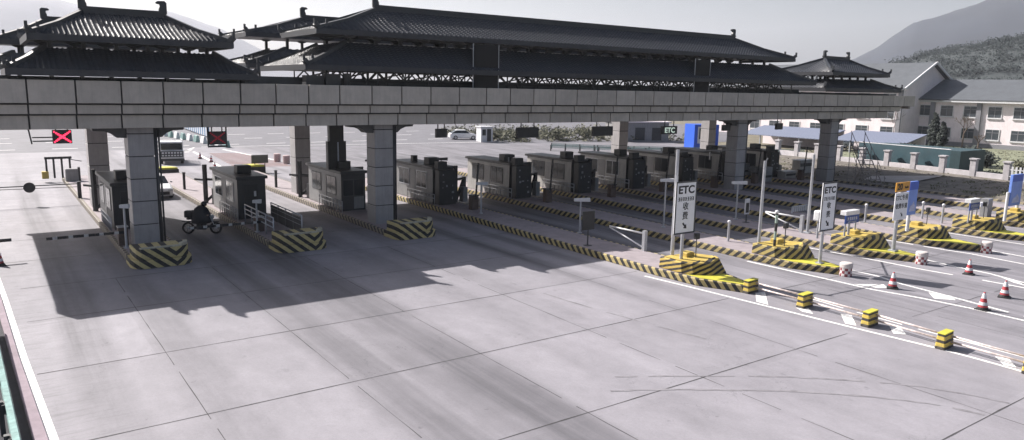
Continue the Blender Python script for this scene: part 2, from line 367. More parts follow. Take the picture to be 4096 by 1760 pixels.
for q in ([(31.36,14.38),(31.62,13.6),(31.1,13.2),(30.6,13.8)], [(29.9,16.8),(31.0,16.1),(30.6,15.7),(30.2,15.9)],
          [(37.0,13.4),(37.3,14.3),(36.4,13.2),(36.2,12.6)]):
    pm.add([(x, y, 0.0085) for x, y in q], [(0,1,2,3)])
struct(pm.obj('gore_marking', mark))
tm_ = mat('tyre_rubber_mark', (0.19, 0.182, 0.198), .85, var=.35, scale=2)
for pts, w_ in (([(13.2, 13.9), (14.8, 13.0), (17.46, 11.16), (19.6, 9.0), (20.4, 7.3)], .12), ([(14.0, 14.6), (16.0, 13.4), (18.6, 11.6), (20.8, 9.4), (21.7, 7.4)], .1), ([(17.4, 24.6), (17.9, 20), (18.9, 15)], .09)):
    Q_ = []
    for k in range(len(pts)-1):
        p0 = pts[max(0, k-1)]; p1 = pts[k]; p2 = pts[k+1]; p3 = pts[min(len(pts)-1, k+2)]
        for j in range(8):
            t = j/8; Q_.append(tuple(.5*((2*p1[i])+(-p0[i]+p2[i])*t+(2*p0[i]-5*p1[i]+4*p2[i]-p3[i])*t*t+(-p0[i]+3*p1[i]-3*p2[i]+p3[i])*t**3) for i in (0, 1)))
    struct(strip(Q_, w_*.8, 0.0065, 0.02, 0.12).obj('tyre_mark', tm_))
dm = MB()
for y in (101.5, 112.0, 121.0):
    for i in range(-6, 14): dm.add([(i*6.2+j, y+k, 0.0) for j, k in ((0,0),(2.6,0),(2.6,0.35),(0,0.35))], [(0,1,2,3)])
dm.add([(22, 98.6, 0), (64, 92.6, 0), (64, 92.9, 0), (22, 98.9, 0)], [(0,1,2,3)])
struct(dm.obj('road_dashes', mark))
hm = MB()
for i in range(12):
    y = 74+i*1.35
    hm.add([(x, yy, 0.006) for x, yy in ((19.4+i*0.12, y), (24.6-i*0.02, y-1.6), (24.6-i*0.02, y-1.0), (19.4+i*0.12, y+0.6))], [(0,1,2,3)])
struct(hm.obj('hatched_marking', mat('rust_marking', (0.14, 0.05, 0.04), 0.8, var=0.3)))
paint('lane_line', [(17.6, 70.5), (18.3, 75), (18.9, 82), (19.6, 92)], 0.3, z=0.009)
paint('lane_line', [(25.5, 72), (24.8, 80), (23.4, 94)], 0.3, z=0.009)
for i in range(4): paint('lane_line', [(14.6+i*1.1, 88+i), (19.2+i*0.6, 92+i*2)], 0.25, z=0.009)
# left verge: kerb, gutter and green rail
kerbpink = mat('weathered_kerb', (0.24, 0.19, 0.22), 0.85, var=0.2, scale=2)
struct(MB().prism([(1.0, 9), (.56, 18.65), (.24, 25), (-.03, 31.9), (-.31, 38), (-.5, 38), (-.22, 31.9), (.05, 25), (.3, 18.65), (.72, 9)], 0, 0.1).obj('kerb', kerbpink))
struct(MB().prism([(.9, 5), (.71, 9), (.29, 18.65), (.04, 25), (-.23, 31.9), (-.51, 38), (-3, 38), (-3, 5)], 0.0, 0.02).obj('gutter', mat('gutter_grey', (0.025, 0.026, 0.032), 0.9, var=0.3)))
rl = thing('guard_rail', 'pale teal roadside guard rail with dark posts beside the left kerb', 'guard rail', (0.03, 14, 0), R(2))
teal = mat('faded_teal_steel', (0.16, 0.27, 0.26), 0.4, 0.3, var=0.35, scale=6)
MB().xprism([(0,0)]*0 or [(-9, .52), (14, .52), (14, .60), (-9, .60)], 0.0, 0.13).xprism([(-9, .62), (14, .62), (14, .70), (-9, .70)], 0.03, 0.16).xprism([(-9, .72), (14, .72), (14, .80), (-9, .80)], 0.0, 0.13).obj('rail', teal, rl)
for i in range(12): MB().cbox(-0.08, -8.5+i*2, 0, 0.1, 0.12, 0.82).cbox(-0.02, -8.5+i*2, 0.55, 0.09, 0.3, 0.22).obj('post', dkgrey, rl)

# ---------------------------------------------------------------- toll islands
X0 = [4.7, 11.0, 17.2, 23.6, 29.8, 35.5, 41.15, 46.8, 52.4, 58.6]
ORD = ['first', 'second', 'third', 'fourth', 'fifth', 'sixth', 'seventh', 'eighth', 'ninth', 'tenth']
TIP = [18.3, 18.1, 17.5, 17.1, 16.6, 16.5, 17.5]
for i, x0 in enumerate(X0):
    w = 2.4; far = 70 if i < 4 else 62
    if i < 3:
        yn = 34.9
        pl = [(x0+.45, yn), (x0+w-.45, yn), (x0+w-.1, yn+.35), (x0+w, yn+.8), (x0+w, far-1), (x0+w/2, far), (x0, far-1), (x0, yn+.8), (x0+.1, yn+.35)]
        lab = f'toll island with a blunt chevron nose, {ORD[i]} from the left'
    else:
        yn = TIP[i-3]; tx = x0 + 1.3
        pl = [(tx-.25, yn), (tx+.25, yn), (x0+w-.35, yn+1.6), (x0+w, yn+3.6), (x0+w, far-1), (x0+w/2, far), (x0, far-1), (x0, yn+4), (x0+.2, yn+1.9)]
        lab = f'long toll island with a yellow pointed tip, {ORD[i]} from the left'
    is_ = thing('toll_island', lab, 'traffic island', (x0, yn, 0), group='toll islands between the lanes')
    loc = [(a-x0, b-yn) for a, b in pl]
    MB().prism(loc, 0, 0.30).obj('kerb', (kerbW if i < 3 else kerbL if i == 3 else kerbR), is_, bevel=0.03)
    cx, cy = sum(a for a, b in loc)/len(loc), 0
    def inset(poly, d):
        n = len(poly); out = []
        for k in range(n):
            p = Vector(poly[k]); a = (Vector(poly[k-1])-p).normalized(); b = (Vector(poly[(k+1) % n])-p).normalized()
            bis = (a+b); 
            if bis.length < 1e-3: bis = Vector((-a.y, a.x))
            bis.normalize(); c = a.cross(b) if False else a.x*b.y-a.y*b.x
            s_ = d/max(0.35, math.sqrt(max(0.0, (1-a.dot(b))/2)))
            q = p+bis*s_ if True else p
            out.append((q.x, q.y))
        return out
    ins = inset(loc, 0.16)
    MB().prism(ins, 0.2, 0.307).obj('paving', island_top, is_)
    if i >= 3:
        apron = [(tx-x0-.16, .16), (tx-x0+.16, .16), (w-.55, 1.7), (w-.35, 2.6), (.35, 2.6), (.38, 1.9)]
        MB().prism(apron, 0.26, 0.317).obj('painted_tip', yellow, is_)
# blunt chevron noses of the first three islands
chev = stripes('chevrons', (0.5, 0.42, 0.2), BLK, 0.42, -0.8, 0, 1.0, fold=True, wear=0.2, cx=1.75)
for i in range(3):
    x0 = X0[i]
    t = thing('crash_block', ['striped concrete crash block with chevrons in front of the big left column', 'striped concrete crash block with chevrons in front of the handrails', 'striped concrete crash block with chevrons before the middle column'][i],
              'crash block', (x0, 34.7, 0), group='chevron crash blocks')
    MB().prism([(.28, -.12), (2.05, -.12), (2.42, .22), (2.5, .7), (2.5, 1.5), (-.06, 1.5), (-.06, .5), (.05, .1)], 0.0, 0.36).obj('base', chev, t, bevel=0.03)
    MB().prism([(.35, 0.0), (2.0, 0.0), (2.3, .3), (2.38, .75), (2.38, 1.45), (.1, 1.45), (.1, .55), (.18, .2)], 0.37, 0.84).obj('upper_block', chev, t, bevel=0.03)
    MB().prism([(.35, .02), (1.9, .02), (1.95, .2), (.3, .2)], 0.842, 0.9).prism([(2.0, .05), (2.28, .32), (2.36, .75), (2.2, .75), (2.1, .4), (1.9, .2)], 0.842, 0.98).obj('lip', mat('worn_pale_paint', (0.42, 0.4, 0.32), 0.8, var=0.3, scale=5), t)
# striped crash mounds of the longer islands
for i in range(3, 9):
    x0 = X0[i]; yb = TIP[i-3]+1.85
    t = thing('crash_mound', f'yellow and black striped concrete mound on the {ORD[i]} island from the left', 'crash mound', (x0, yb, 0.3), group='striped mounds behind the island tips')
    mm = [moundL, moundR][i > 3]
    MB().add([(.28,.95,0),(.5,.5,0),(1.2,.02,0),(2.1,0,0),(2.32,.45,0),(2.32,2.3,0),(.28,2.3,0),
              (.32,1.05,.5),(.6,.68,.48),(1.25,.28,.5),(2.0,.42,.64),(2.22,.75,.62),(2.22,2.3,.46),(.34,2.3,.5)],
             [(0,1,8,7),(1,2,9,8),(2,3,10,9),(3,4,11,10),(4,5,12,11),(5,6,13,12),(6,0,7,13),(7,8,9,10,11,12,13),(6,5,4,3,2,1,0)]).obj('mound', mm, t, bevel=0.05)
    MB().add([(.46,1.12,.514),(.68,.8,.504),(1.25,.45,.52),(1.92,.58,.645),(2.08,.85,.625),(2.1,2.2,.49),(.46,2.2,.515)], [(0,1,2,3,4,5,6)]).obj('top_paint', ochre, t)
    MB().cbox(1.3, 1.6, .48, .5, .45, .26).obj('plinth', ochre, t, bevel=0.03)

# ---------------------------------------------------------------- canopy
FJ = [-2, -0.2, 1.55, 3.3, 5.05, 6.75, 8.45, 10.15, 11.85, 13.5, 15.15, 16.95, 18.7, 20.5, 22.35, 24.2, 25.9, 27.65, 29.35, 31.1, 32.8, 34.5, 36.25, 38.0, 39.85, 41.6, 43.35, 45.2, 47.0,
      48.9, 50.8, 52.8, 54.7, 56.6, 58.4, 60.3, 62.1, 64.0, 65.85, 67.6, 69.5, 71.4, 73.4]
can = thing('toll_canopy', 'long grey panelled toll canopy carried by square columns', 'canopy', (0, 37, 0))
def fband(name, z0, z1, y0, xs, depth=0.12):
    mb = MB()
    for a, b in zip(xs, xs[1:]):
        mb.box(a+.035, y0, z0+.03, b-.035, y0+depth, z1-.03)
    mb.obj(name, panel, can, bevel=0.012)
fband('fascia_band', 6.98, 8.0, 0.0, FJ)
FJ2 = [-1.6]+[x for x in FJ if -1 < x < 71.6]; fband('fascia_band', 6.52, 6.96, 0.25, FJ2)
FJ3 = [-1.3]+[x for x in FJ if -1 < x < 70]; fband('fascia_band', 5.86, 6.5, 0.5, FJ3)
MB().box(-2, .10, 7.0, 73.3, .9, 7.97).box(-1.6, .35, 6.5, 71.3, 1.0, 7.0).box(-1.3, .6, 5.88, 69.3, 1.1, 6.5).obj('fascia_backing', grout, can)
MB().box(-1.6, .9, 6.75, 73.2, 15.9, 7.6).box(-2.05, 15.9, 6.7, 73.2, 16.2, 8.0).box(72.9, .3, 6.75, 73.2, 15.9, 7.9).box(-1.95, .3, 6.95, -1.85, 15.9, 7.9).obj('deck', slabm, can)
MB().box(-1.2, 1.1, 6.3, 69, 1.8, 6.75).box(-1.2, 14.2, 6.3, 69, 15.0, 6.75).obj('beam', dkgrey, can)
MB().box(10.9, 1.6, 7.6, 57, 2.0, 8.35).box(-1.5, 1.2, 7.6, 10.9, 1.5, 8.12).box(57, 1.4, 7.6, 71, 1.7, 8.14).obj('parapet', dkgrey, can)
def column(cx, cy, top, back):
    j = [0.25, 1.35, 2.45, 3.5, 4.55, 5.6] if not back else [0.25, 1.5, 2.85, 4.2, 5.5]
    mb = MB(); h = .55
    js = j+[top]
    for a, b in zip(js, js[1:]): mb.box(cx-h, cy-h, a+.02, cx+h, cy+h, b-.02)
    mb.obj('column', colm, can, bevel=0.02)
    MB().box(cx-h+.03, cy-h+.03, .2, cx+h-.03, cy+h-.03, top).obj('column_core', grout, can)
    if not back:
        for s in (-1, 1):
            MB().yprism([(cx+s*.5, 5.88), (cx+s*1.95, 5.88), (cx+s*1.9, 5.74), (cx+s*1.45, 5.72), (cx+s*1.15, 5.6), (cx+s*.95, 5.42), (cx+s*.5, 5.4)], cy-.35, cy+.35).obj('bracket', dkgrey, can)
        MB().tube((cx+h+.09, cy-h+.1, .25), (cx+h+.09, cy-h+.1, 5.8), .08).tube((cx+h+.24, cy-h+.14, .25), (cx+h+.24, cy-h+.14, 5.8), .045).obj('downpipe', dkgrey, can, smooth=True)
for cx in (5.85, 18.1, 49.2, 62.0): column(cx, 1.6, 6.3, False)
for cx in (5.55, 18.3, 49.3, 61.9): column(cx, 15.2, 6.7, True)

# ---- tiled hip roofs
def slope(mb, A, B, C, D, zc=0.12, step=0.30, rows=26, amp=0.03):
    """tiled slope: eave A->B, top D<-C (D above A, C above B). Tile ribs run straight down the slope."""
    A, B, C, D = map(Vector, (A, B, C, D)); ex = (B-A); L = ex.length; ex.normalize()
    n2 = ex.cross(Vector((0,0,1))); 
    dpl = (D-A).dot(ex); dpr = (B-C).dot(ex); run = (D-A)-ex*dpl; rise = Vector((0,0,run.z)); hor = run-rise
    sub = 5; N = max(2, int(L/step)*sub); cols = []
    for i in range(N+1):
        u = L*i/N; tm = 1.0
        if dpl > 1e-3: tm = min(tm, u/dpl)
        if dpr > 1e-3: tm = min(tm, (L-u)/dpr)
        ph = (i % sub)/sub; h = amp*max(0.0, math.sin(math.pi*min(1, ph/0.6))) if ph < .6 else 0.0
        col = []
        for j in range(rows+1):
            t = tm*j/rows; z = rise.z*(t - zc*4*t*(1-t)*0.5)
            st = (j % 2)*0.0
            p = A+ex*u+hor*t+Vector((0,0,z+h*(1.0+0.6*(j % 2))+0.034*(j % 2)+0.03))
            col.append(p)
        cols.append(col)
    k = len(mb.v)
    vs = [p for c in cols for p in c]
    fs = [(i*(rows+1)+j, (i+1)*(rows+1)+j, (i+1)*(rows+1)+j+1, i*(rows+1)+j+1) for i in range(N) for j in range(rows)]
    mb.add(vs, fs)
def chiwen(x, y, z, s, dirx):
    pts = [(-.26,0),(.34,0),(.34,.4),(.24,.62),(.28,.76),(.52,.8),(.56,.92),(.4,1.02),(-.1,1.04),(-.26,.9)]
    return MB().yprism([(x+dirx*a*s, z+b*s) for a, b in pts], y-.12*s, y+.12*s)
def hip_roof(par, x0, x1, y0, y1, ze, rx0, rx1, zr, orn=1.0, step=.3, low=None):
    """low = inner rectangle (x0,x1,y0,y1,z): a skirt roof instead of a ridged one"""
    t = MB()
    if low is None:
        yr = (y0+y1)/2
        P = [(x0,y0,ze),(x1,y0,ze),(x1,y1,ze),(x0,y1,ze)]; Q = [(rx0,yr,zr),(rx1,yr,zr),(rx1,yr,zr),(rx0,yr,zr)]
    else:
        a0, a1, b0, b1, zt = low
        P = [(x0,y0,ze),(x1,y0,ze),(x1,y1,ze),(x0,y1,ze)]; Q = [(a0,b0,zt),(a1,b0,zt),(a1,b1,zt),(a0,b1,zt)]
    for k in range(4):
        A, B, C, D = P[k], P[(k+1) % 4], Q[(k+1) % 4], Q[k]
        slope(t, A, B, C, D, step=step)
    t.obj('tiles', TILE, par)
    e = MB(); d = .14
    e.box(x0-d, y0-d, ze-.24, x1+d, y0+.05, ze+.03).box(x0-d, y1-.05, ze-.1, x1+d, y1+d, ze+.03).box(x0-d, y0+.05, ze-.26, x0+.05, y1-.05, ze+.03).box(x1-.05, y0+.05, ze-.26, x1+d, y1-.05, ze+.03)
    e.obj('eave_board', mat('eave_board', (0.024, 0.026, 0.033), 0.5, var=0.2), par)
    if low is None: MB().box(x0, y0, ze-.1, x1, y1, ze-.03).obj('soffit', dark, par)
    else:
        a0, a1, b0, b1, zt = low
        MB().box(x0, y0, ze-.2, x1, b0, ze-.1).box(x0, b1, ze-.2, x1, y1, ze-.1).box(x0, b0, ze-.2, a0, b1, ze-.1).box(a1, b0, ze-.2, x1, b1, ze-.1).obj('soffit', dark, par)
    rg = mat('ridge_grey', (0.03, 0.033, 0.04), 0.5, var=0.2)
    for p, q in zip(P, Q):
        h = MB()
        p = Vector(p); q = Vector(q); dd = (p-q)
        mid = q.lerp(p, .5)+Vector((0,0,-abs(q.z-p.z)*.09)); tip = p+Vector((dd.x,dd.y,0)).normalized()*.22
        pts = [q+Vector((0,0,.08)), mid+Vector((0,0,.1)), p+Vector((0,0,.08)), tip+Vector((0,0,.26))]
        for a, b in zip(pts, pts[1:]): h.bar(a, b, .2, .22)
        for k_ in (0.0, .14): 
            w_ = pts[3] if k_ == 0 else p.lerp(q, k_)+Vector((0,0,.12)); h.bar(w_-Vector((0,0,.05)), w_+Vector((0,0,.24)), .1, .12)
        h.obj('hip_ridge', rg, par)
    if low is None:
        r = MB().box(rx0-.1, yr-.13, zr-.05, rx1+.1, yr+.13, zr+.24).box(rx0-.1, yr-.18, zr+.24, rx1+.1, yr+.18, zr+.32)
        r.obj('ridge', MATS['ridge_grey'], par)
        for xx, dx in ((rx0, 1), (rx1, -1)):
            chiwen(xx, yr, zr+.2, orn*.62, dx).obj('ridge_ornament', MATS['ridge_grey'], par)
def tier_frame(par, x0, x1, y0, y1, z0, z1, n):
    f = MB()
    for y in (y0, y1):
        f.box(x0, y-.1, z1-.06, x1, y+.1, z1)
        for k in range(n+1):
            x = x0+(x1-x0)*k/n; f.box(x-.08, y-.08, z0, x+.08, y+.08, z1-.06)
            f.yprism([(x-.4, z1-.06), (x+.4, z1-.06), (x+.3, z1-.15), (x+.14, z1-.22), (x-.14, z1-.22), (x-.3, z1-.15)], y-.14, y+.14)
    for x in (x0, x1):
        f.box(x-.1, y0, z1-.06, x+.1, y1, z1)
    f.obj('bracket_frame', dark, par)

t = thing('roof_pavilion', 'two-tiered hipped tile roof on the canopy at the far left, nearest the camera', 'tiled roof', (0,0,0), group='tiled roofs on the canopy')
hip_roof(t, 1.0, 10.8, 36.9, 44.3, 8.38, 0, 0, 0, low=(2.4, 9.3, 38.4, 42.7, 9.3), step=.2)
hip_roof(t, 1.85, 9.8, 37.15, 43.3, 9.83, 4.1, 7.55, 11.0, .95, step=.2)
tier_frame(t, 2.6, 9.1, 38.7, 42.5, 9.2, 9.82, 5); 
f = MB()
for k in range(9): MB().box(1.3+k*1.13, 37.4, 7.6, 1.45+k*1.13, 37.7, 8.25).obj('post', dark, t)
t2 = thing('roof_pavilion', 'small two-tiered tile roof on the canopy at the far right before the white building', 'tiled roof', (0,0,0), group='tiled roofs on the canopy')
hip_roof(t2, 58.2, 70.2, 36.95, 44.5, 8.5, 0, 0, 0, low=(60.5, 67.6, 38.4, 42.9, 9.28), step=.34)
hip_roof(t2, 59.3, 68.2, 37.1, 43.3, 9.85, 62.8, 66.6, 11.1, .95, step=.34)
tier_frame(t2, 60.8, 67.3, 38.7, 42.5, 9.2, 9.84, 5)
t3 = thing('roof_pavilion', 'very long two-tiered hipped tile roof over the middle lanes', 'tiled roof', (0,0,0), group='tiled roofs on the canopy')
hip_roof(t3, 13.45, 56.6, 37.0, 44.4, 8.95, 0, 0, 0, low=(16.2, 52.8, 38.7, 42.7, 10.2), step=.3)
hip_roof(t3, 14.35, 54.6, 37.75, 43.2, 10.8, 18.8, 50.3, 12.2, 1.0, step=.3)
tier_frame(t3, 16.6, 52.4, 38.9, 42.4, 10.1, 10.7, 24)
f = MB()
for y in (38.4, 43.4):
    n = 34; xs = [15+i*(39.5/n) for i in range(n+1)]
    for a, b in zip(xs, xs[1:]):
        m_ = (a+b)/2
        f.bar((a, y, 8.2), (m_, y, 8.78), .07, .07).bar((m_, y, 8.78), (b, y, 8.2), .07, .07).bar((a, y, 8.0), (a, y, 8.8), .06, .06)
    f.bar((15, y, 8.8), (54.5, y, 8.8), .1, .1).bar((15, y, 8.2), (54.5, y, 8.2), .1, .1)
for i in range(18):
    x = 15+i*2.32; f.bar((x, 38.4, 8.25), (x+1.1, 40.9, 8.7), .07, .07).bar((x+1.1, 40.9, 8.7), (x, 43.4, 8.25), .07, .07)
for i in range(40): f.box(14.4+i*1.02, 37.4, 7.6, 14.46+i*1.02, 37.46, 8.75) if i % 3 == 0 else None
f.obj('roof_truss', dark, t3)
# rear row, facing the other side
t4 = thing('roof_pavilion', 'rear tile roof showing behind the left end of the long middle roof', 'tiled roof', (0,0,0), group='tiled roofs on the canopy')
hip_roof(t4, 13.2, 57, 46.4, 53.6, 9.15, 0, 0, 0, low=(16.2, 53, 48.4, 51.6, 10.15), step=.45)
hip_roof(t4, 13.9, 55, 48.6, 54.4, 11.1, 18.5, 50.5, 12.35, 1.0, step=.45)
tier_frame(t4, 16.6, 52.4, 49.2, 53.6, 10.0, 11.1, 14)
f = MB()
for k in range(12): MB().box(14+k*3.4, 46.9, 7.6, 14.12+k*3.4, 47.0, 9.0).obj('post', dark, t4)
t5 = thing('roof_pavilion', 'rear tile roof behind the far left pavilion, its ridge end showing above the eave', 'tiled roof', (0,0,0), group='tiled roofs on the canopy')
hip_roof(t5, 0.2, 10.4, 46.4, 53.6, 8.7, 0, 0, 0, low=(1.6, 9, 48, 52, 9.3), step=.4)
hip_roof(t5, 0.9, 9.6, 48.2, 54, 10.0, 3.25, 6.8, 11.2, .9, step=.4)
tier_frame(t5, 2, 8.8, 48.6, 52.4, 9.2, 9.98, 5)
# dark vertical boards on the canopy front
for (a, b, zt, lab) in ((23.5, 25.15, 10.45, 'tall dark name board seen from behind, standing before the middle of the long roof'), (42.4, 43.9, 10.3, 'tall dark board on the canopy near the right end of the long roof')):
    s = thing('name_board', lab, 'board', (a, 37.25, 7.95), group='tall boards on the canopy front')
    MB().box(0, 0, 0, b-a, .16, zt-7.95).obj('board', mat('dark_board', (0.004, 0.0035, 0.004), 0.8, var=0.3), s)
    for xx in (-.06, b-a+.06): MB().tube((xx, .05, -.1), (xx, .05, zt-7.9), .03, n=8).obj('pole', steel, s)
eq = thing('equipment_box', 'dark equipment boxes on the canopy under the left end of the long roof', 'equipment', (13.6, 37.6, 7.6))
MB().box(0, 0, 0, .9, .6, .85).box(1.1, .1, 0, 1.9, .7, .95).tube((2.3, .3, .1), (2.3, .3, 1.0), .2).obj('casing', dkgrey, eq)

# ---------------------------------------------------------------- hanging lane boards
red = mat('red_led', (0.3, 0.01, 0.02), 0.5, emit=(1.0, 0.03, 0.08, 1.6))
red2 = mat('dim_red_led', (0.2, 0.01, 0.02), 0.5, emit=(0.6, 0.03, 0.06, 0.08))
def hang(x0, x1, z0, z1, lab, cross=None, y=38.45, arms=False):
    s = thing('lane_signal', lab, 'lane signal', (x0, y, z0), group='signal boards hanging under the canopy'); w = x1-x0; h = z1-z0
    MB().box(0, 0, 0, w, .18, h).obj('casing', dark, s, bevel=.01)
    MB().bar((w*.2, .09, h), (w*.2, .09, 6.4-z0), .05, .05).bar((w*.8, .09, h), (w*.8, .09, 6.4-z0), .05, .05).obj('hanger', dkgrey, s)
    if cross:
        c = MB(); a = min(w, h*1.25)*.40; cx, cz = w/2, h/2
        for sx_ in (1, -1):
            k = 9
            for i in range(k):
                tt = -1+2*i/(k-1)
                ww = .03+.03*(1-abs(tt)) 
                c.box(cx+sx_*tt*a-ww, -.012, cz+tt*a*.75-.035, cx+sx_*tt*a+ww, -.004, cz+tt*a*.75+.035)
        c.obj('red_cross', cross, s)
    if arms:
        MB().bar((-.75, .09, .28), (0, .09, .28), .05, .05).bar((-.75, .09, .12), (0, .09, .12), .05, .05).bar((-.78, .09, 0), (-.9, .09, .9), .06, .06).obj('side_bracket', dkgrey, s)
    return s
hang(2.40, 3.14, 5.2, 5.8, 'hanging lane signal lit with a bright red cross at the far left', red, arms=True)
s = hang(8.94, 9.75, 4.98, 5.62, 'hanging lane signal with a dim red cross right of the big left column', red2)
MB().box(-.05, .02, -.14, .87, .1, -.05).bar((-.03, .09, -.1), (-.03, .09, .9), .06, .06).bar((.84, .09, -.1), (.84, .09, .9), .06, .06).obj('outer_frame', dkgrey, s)
hang(21.66, 22.39, 5.04, 5.56, 'small unlit black square board hanging right of the middle column')
hang(27.5, 29.2, 4.9, 5.55, 'wide unlit black board hanging over the fifth lane, left one of two alike')
hang(33.85, 35.65, 4.88, 5.53, 'wide unlit black board hanging just left of the rear pillar')
s = hang(40.53, 42.11, 4.88, 5.46, 'hanging board with pale ETC letters beside the blue kiosk')
text('ETC', 'lettering', .52, mat('pale_led', (0.5, 0.55, 0.5), 0.5, emit=(0.6, 0.75, 0.65, 0.3)), s, .78, .27, -.01, sx=1.15)
hang(47.3, 48.2, 5.01, 5.47, 'small unlit black board hanging between the two right columns')
hang(54.1, 54.95, 5.0, 5.53, 'small unlit black board hanging furthest right before the last column')

# ---------------------------------------------------------------- toll booths
def booth(i, x, front):
    labs = ['dark toll booth partly hidden by the big left column', 'grey toll booth with an open dark doorway behind the handrails', 'toll booth with a four-paned dark front, left of the middle column',
            'toll booth behind a dark riser with pale squares, first right of the middle column', 'toll booth with a big square roof unit, second right of the middle column', 'toll booth with pale side and tall roof unit, third right of the middle column',
            'toll booth with one pale window frame, left of the first ETC pole', 'toll booth half hidden behind the first ETC pole', 'toll booth in shade right of the last front column', 'rightmost toll booth in deep shade']
    b = thing('toll_booth', labs[i], 'toll booth', (x, 43.1, .305), group='toll booths in a row')
    wx, ly, h = 1.55, 5.7, 2.3
    pale = i >= 5
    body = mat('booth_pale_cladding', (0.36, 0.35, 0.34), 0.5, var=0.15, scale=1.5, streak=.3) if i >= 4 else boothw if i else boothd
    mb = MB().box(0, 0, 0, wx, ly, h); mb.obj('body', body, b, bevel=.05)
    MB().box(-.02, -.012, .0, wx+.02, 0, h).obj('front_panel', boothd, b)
    MB().box(-.12, -.18, h, wx+.12, ly+.18, h+.17).obj('roof', dkgrey if i < 5 else boothd, b, bevel=.03)
    # side windows
    for (a, c, z0_, z1_) in ((.9, 2.3, .95, 2.0), (3.4, 4.9, .95, 2.0)):
        wv = MB().box(-.03, a-.06, z0_-.06, -.004, c+.06, z1_+.06).obj('window', steel if i in (1, 3, 6) else dkgrey, b)
        MB().box(-.035, a, z0_, -.02, (a+c)/2-.03, z1_).box(-.035, (a+c)/2+.03, z0_, -.02, c, z1_).obj('pane', glass, wv)
    MB().box(-.02, 2.5, .1, -.006, 3.25, 2.05).obj('side_door', boothw, b)
    if front == 'door':
        d = MB().box(.35, -.05, .05, 1.1, -.015, 2.0).obj('door', dark, b); MB().cbox(.95, -.07, 1.3, .12, .03, .3).obj('notice', white, d) if i == 1 else None
    elif front == 'panes':
        w_ = MB().box(.08, -.04, .9, 1.48, -.015, 1.95).obj('front_window', dkgrey, b)
        MB().box(.12, -.05, .95, .74, -.035, 1.9).box(.82, -.05, .95, 1.44, -.035, 1.9).obj('pane', glass, w_)
        MB().box(.8, -.03, .1, 1.46, -.015, .85).obj('lower_panel', boothw, b)
    u = MB().box(.35, 1.2, h+.17, 1.15, 1.9, h+.65).obj('roof_unit', dark, b, bevel=.03)
    if i == 3: MB().cbox(.5, 3.6, h+.17, .35, .35, .45).obj('roof_unit', dark, b)
    # bull-bar rails along the left side
    rr = MB()
    for z in (.45, .7): rr.tube((-.22, -.6, z), (-.22, 3.2, z), .035, n=8)
    for k in range(9): rr.tube((-.22, -.6+k*.475, 0), (-.22, -.6+k*.475, .7), .028, n=6)
    rr.obj('side_rail', steel, b, smooth=True)
    return b
FR = ['door', 'door', 'panes', 'dark', 'dark', 'dark', 'dark', 'dark', 'dark', 'dark']
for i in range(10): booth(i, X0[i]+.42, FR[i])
# tall dark equipment risers standing before booths 4 onwards
ledw = mat('pale_label', (0.22, 0.23, 0.25), 0.5, var=0.3, scale=8)
RL = ['on the fourth island, dotted with pale labels', 'on the fifth island, under the fifth hanging board', 'on the sixth island, beside the pale sided booth', 'on the seventh island, left of the first tall ETC pole', 'on the eighth island, behind the first tall ETC pole', 'on the ninth island, in the shade at right', 'on the tenth island, beside the last column']
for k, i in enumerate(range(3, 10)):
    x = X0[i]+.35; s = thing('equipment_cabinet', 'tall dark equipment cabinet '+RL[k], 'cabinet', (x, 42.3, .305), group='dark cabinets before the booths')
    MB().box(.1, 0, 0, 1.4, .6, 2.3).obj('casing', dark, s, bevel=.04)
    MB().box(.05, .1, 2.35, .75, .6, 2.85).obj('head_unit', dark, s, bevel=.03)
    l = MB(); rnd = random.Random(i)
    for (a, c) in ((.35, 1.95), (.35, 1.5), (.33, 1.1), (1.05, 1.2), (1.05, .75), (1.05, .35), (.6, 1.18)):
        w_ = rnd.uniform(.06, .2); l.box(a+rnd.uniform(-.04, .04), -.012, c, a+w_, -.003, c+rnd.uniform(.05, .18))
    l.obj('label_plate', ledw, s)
# payment posts with folded arm frames between cabinets
PL = ['beside the fourth booth', 'beside the fifth booth', 'beside the sixth booth', 'beside the seventh booth', 'beside the eighth booth', 'beside the ninth booth', 'beside the tenth booth']
src = None
for k, i in enumerate(range(3, 10)):
    loc = (X0[i]+2.05, 42.9, .305)
    if src is None:
        s = thing('gantry_frame', '', 'equipment frame', loc, group='post and brace frames beside the booths')
        MB().cbox(0, 0, 0, .2, .2, 2.5).obj('post', dark, s)
        MB().bar((0, 0, 1.55), (1.2, .9, 1.5), .14, .14).bar((-.9, 0, 1.5), (0, 0, 1.5), .1, .12).obj('cross_beam', dark, s)
        MB().bar((.1, .05, .2), (1.15, .85, 1.45), .16, .16).obj('brace', dark, s)
        MB().cbox(1.2, .9, 0, .22, .22, 1.6).obj('post', dark, s)
        MB().cbox(.75, .2, 0, .35, .5, 1.0).obj('payment_box', boothw, s)
        src = s
    else: s = clone(src, loc, '')
    s['label'] = 'dark post and slanting brace frame '+PL[k]
for k, (x, y) in enumerate(((11.3, 50.2), (17.45, 50.0), (23.85, 50.2), (5.0, 50.0))):
    c_ = clone(src, (x, y, .305), 'dark post and slanting brace frame behind the '+['second', 'third', 'fourth', 'first'][k]+' booth', R(-60))
# LED tower over booth 3
s = thing('display_tower', 'tall black display column rising above the third booth to the canopy', 'display board', (17.3, 44.6, 2.75))
MB().box(.1, 0, 0, 1.3, .35, 1.75).box(.22, 0, 1.75, 1.15, .35, 3.9).obj('casing', dark, s)
MB().box(.72, -.02, .15, .8, 0, 1.7).obj('light_slit', mat('pale_strip', (0.45, 0.5, 0.6), 0.4), s)

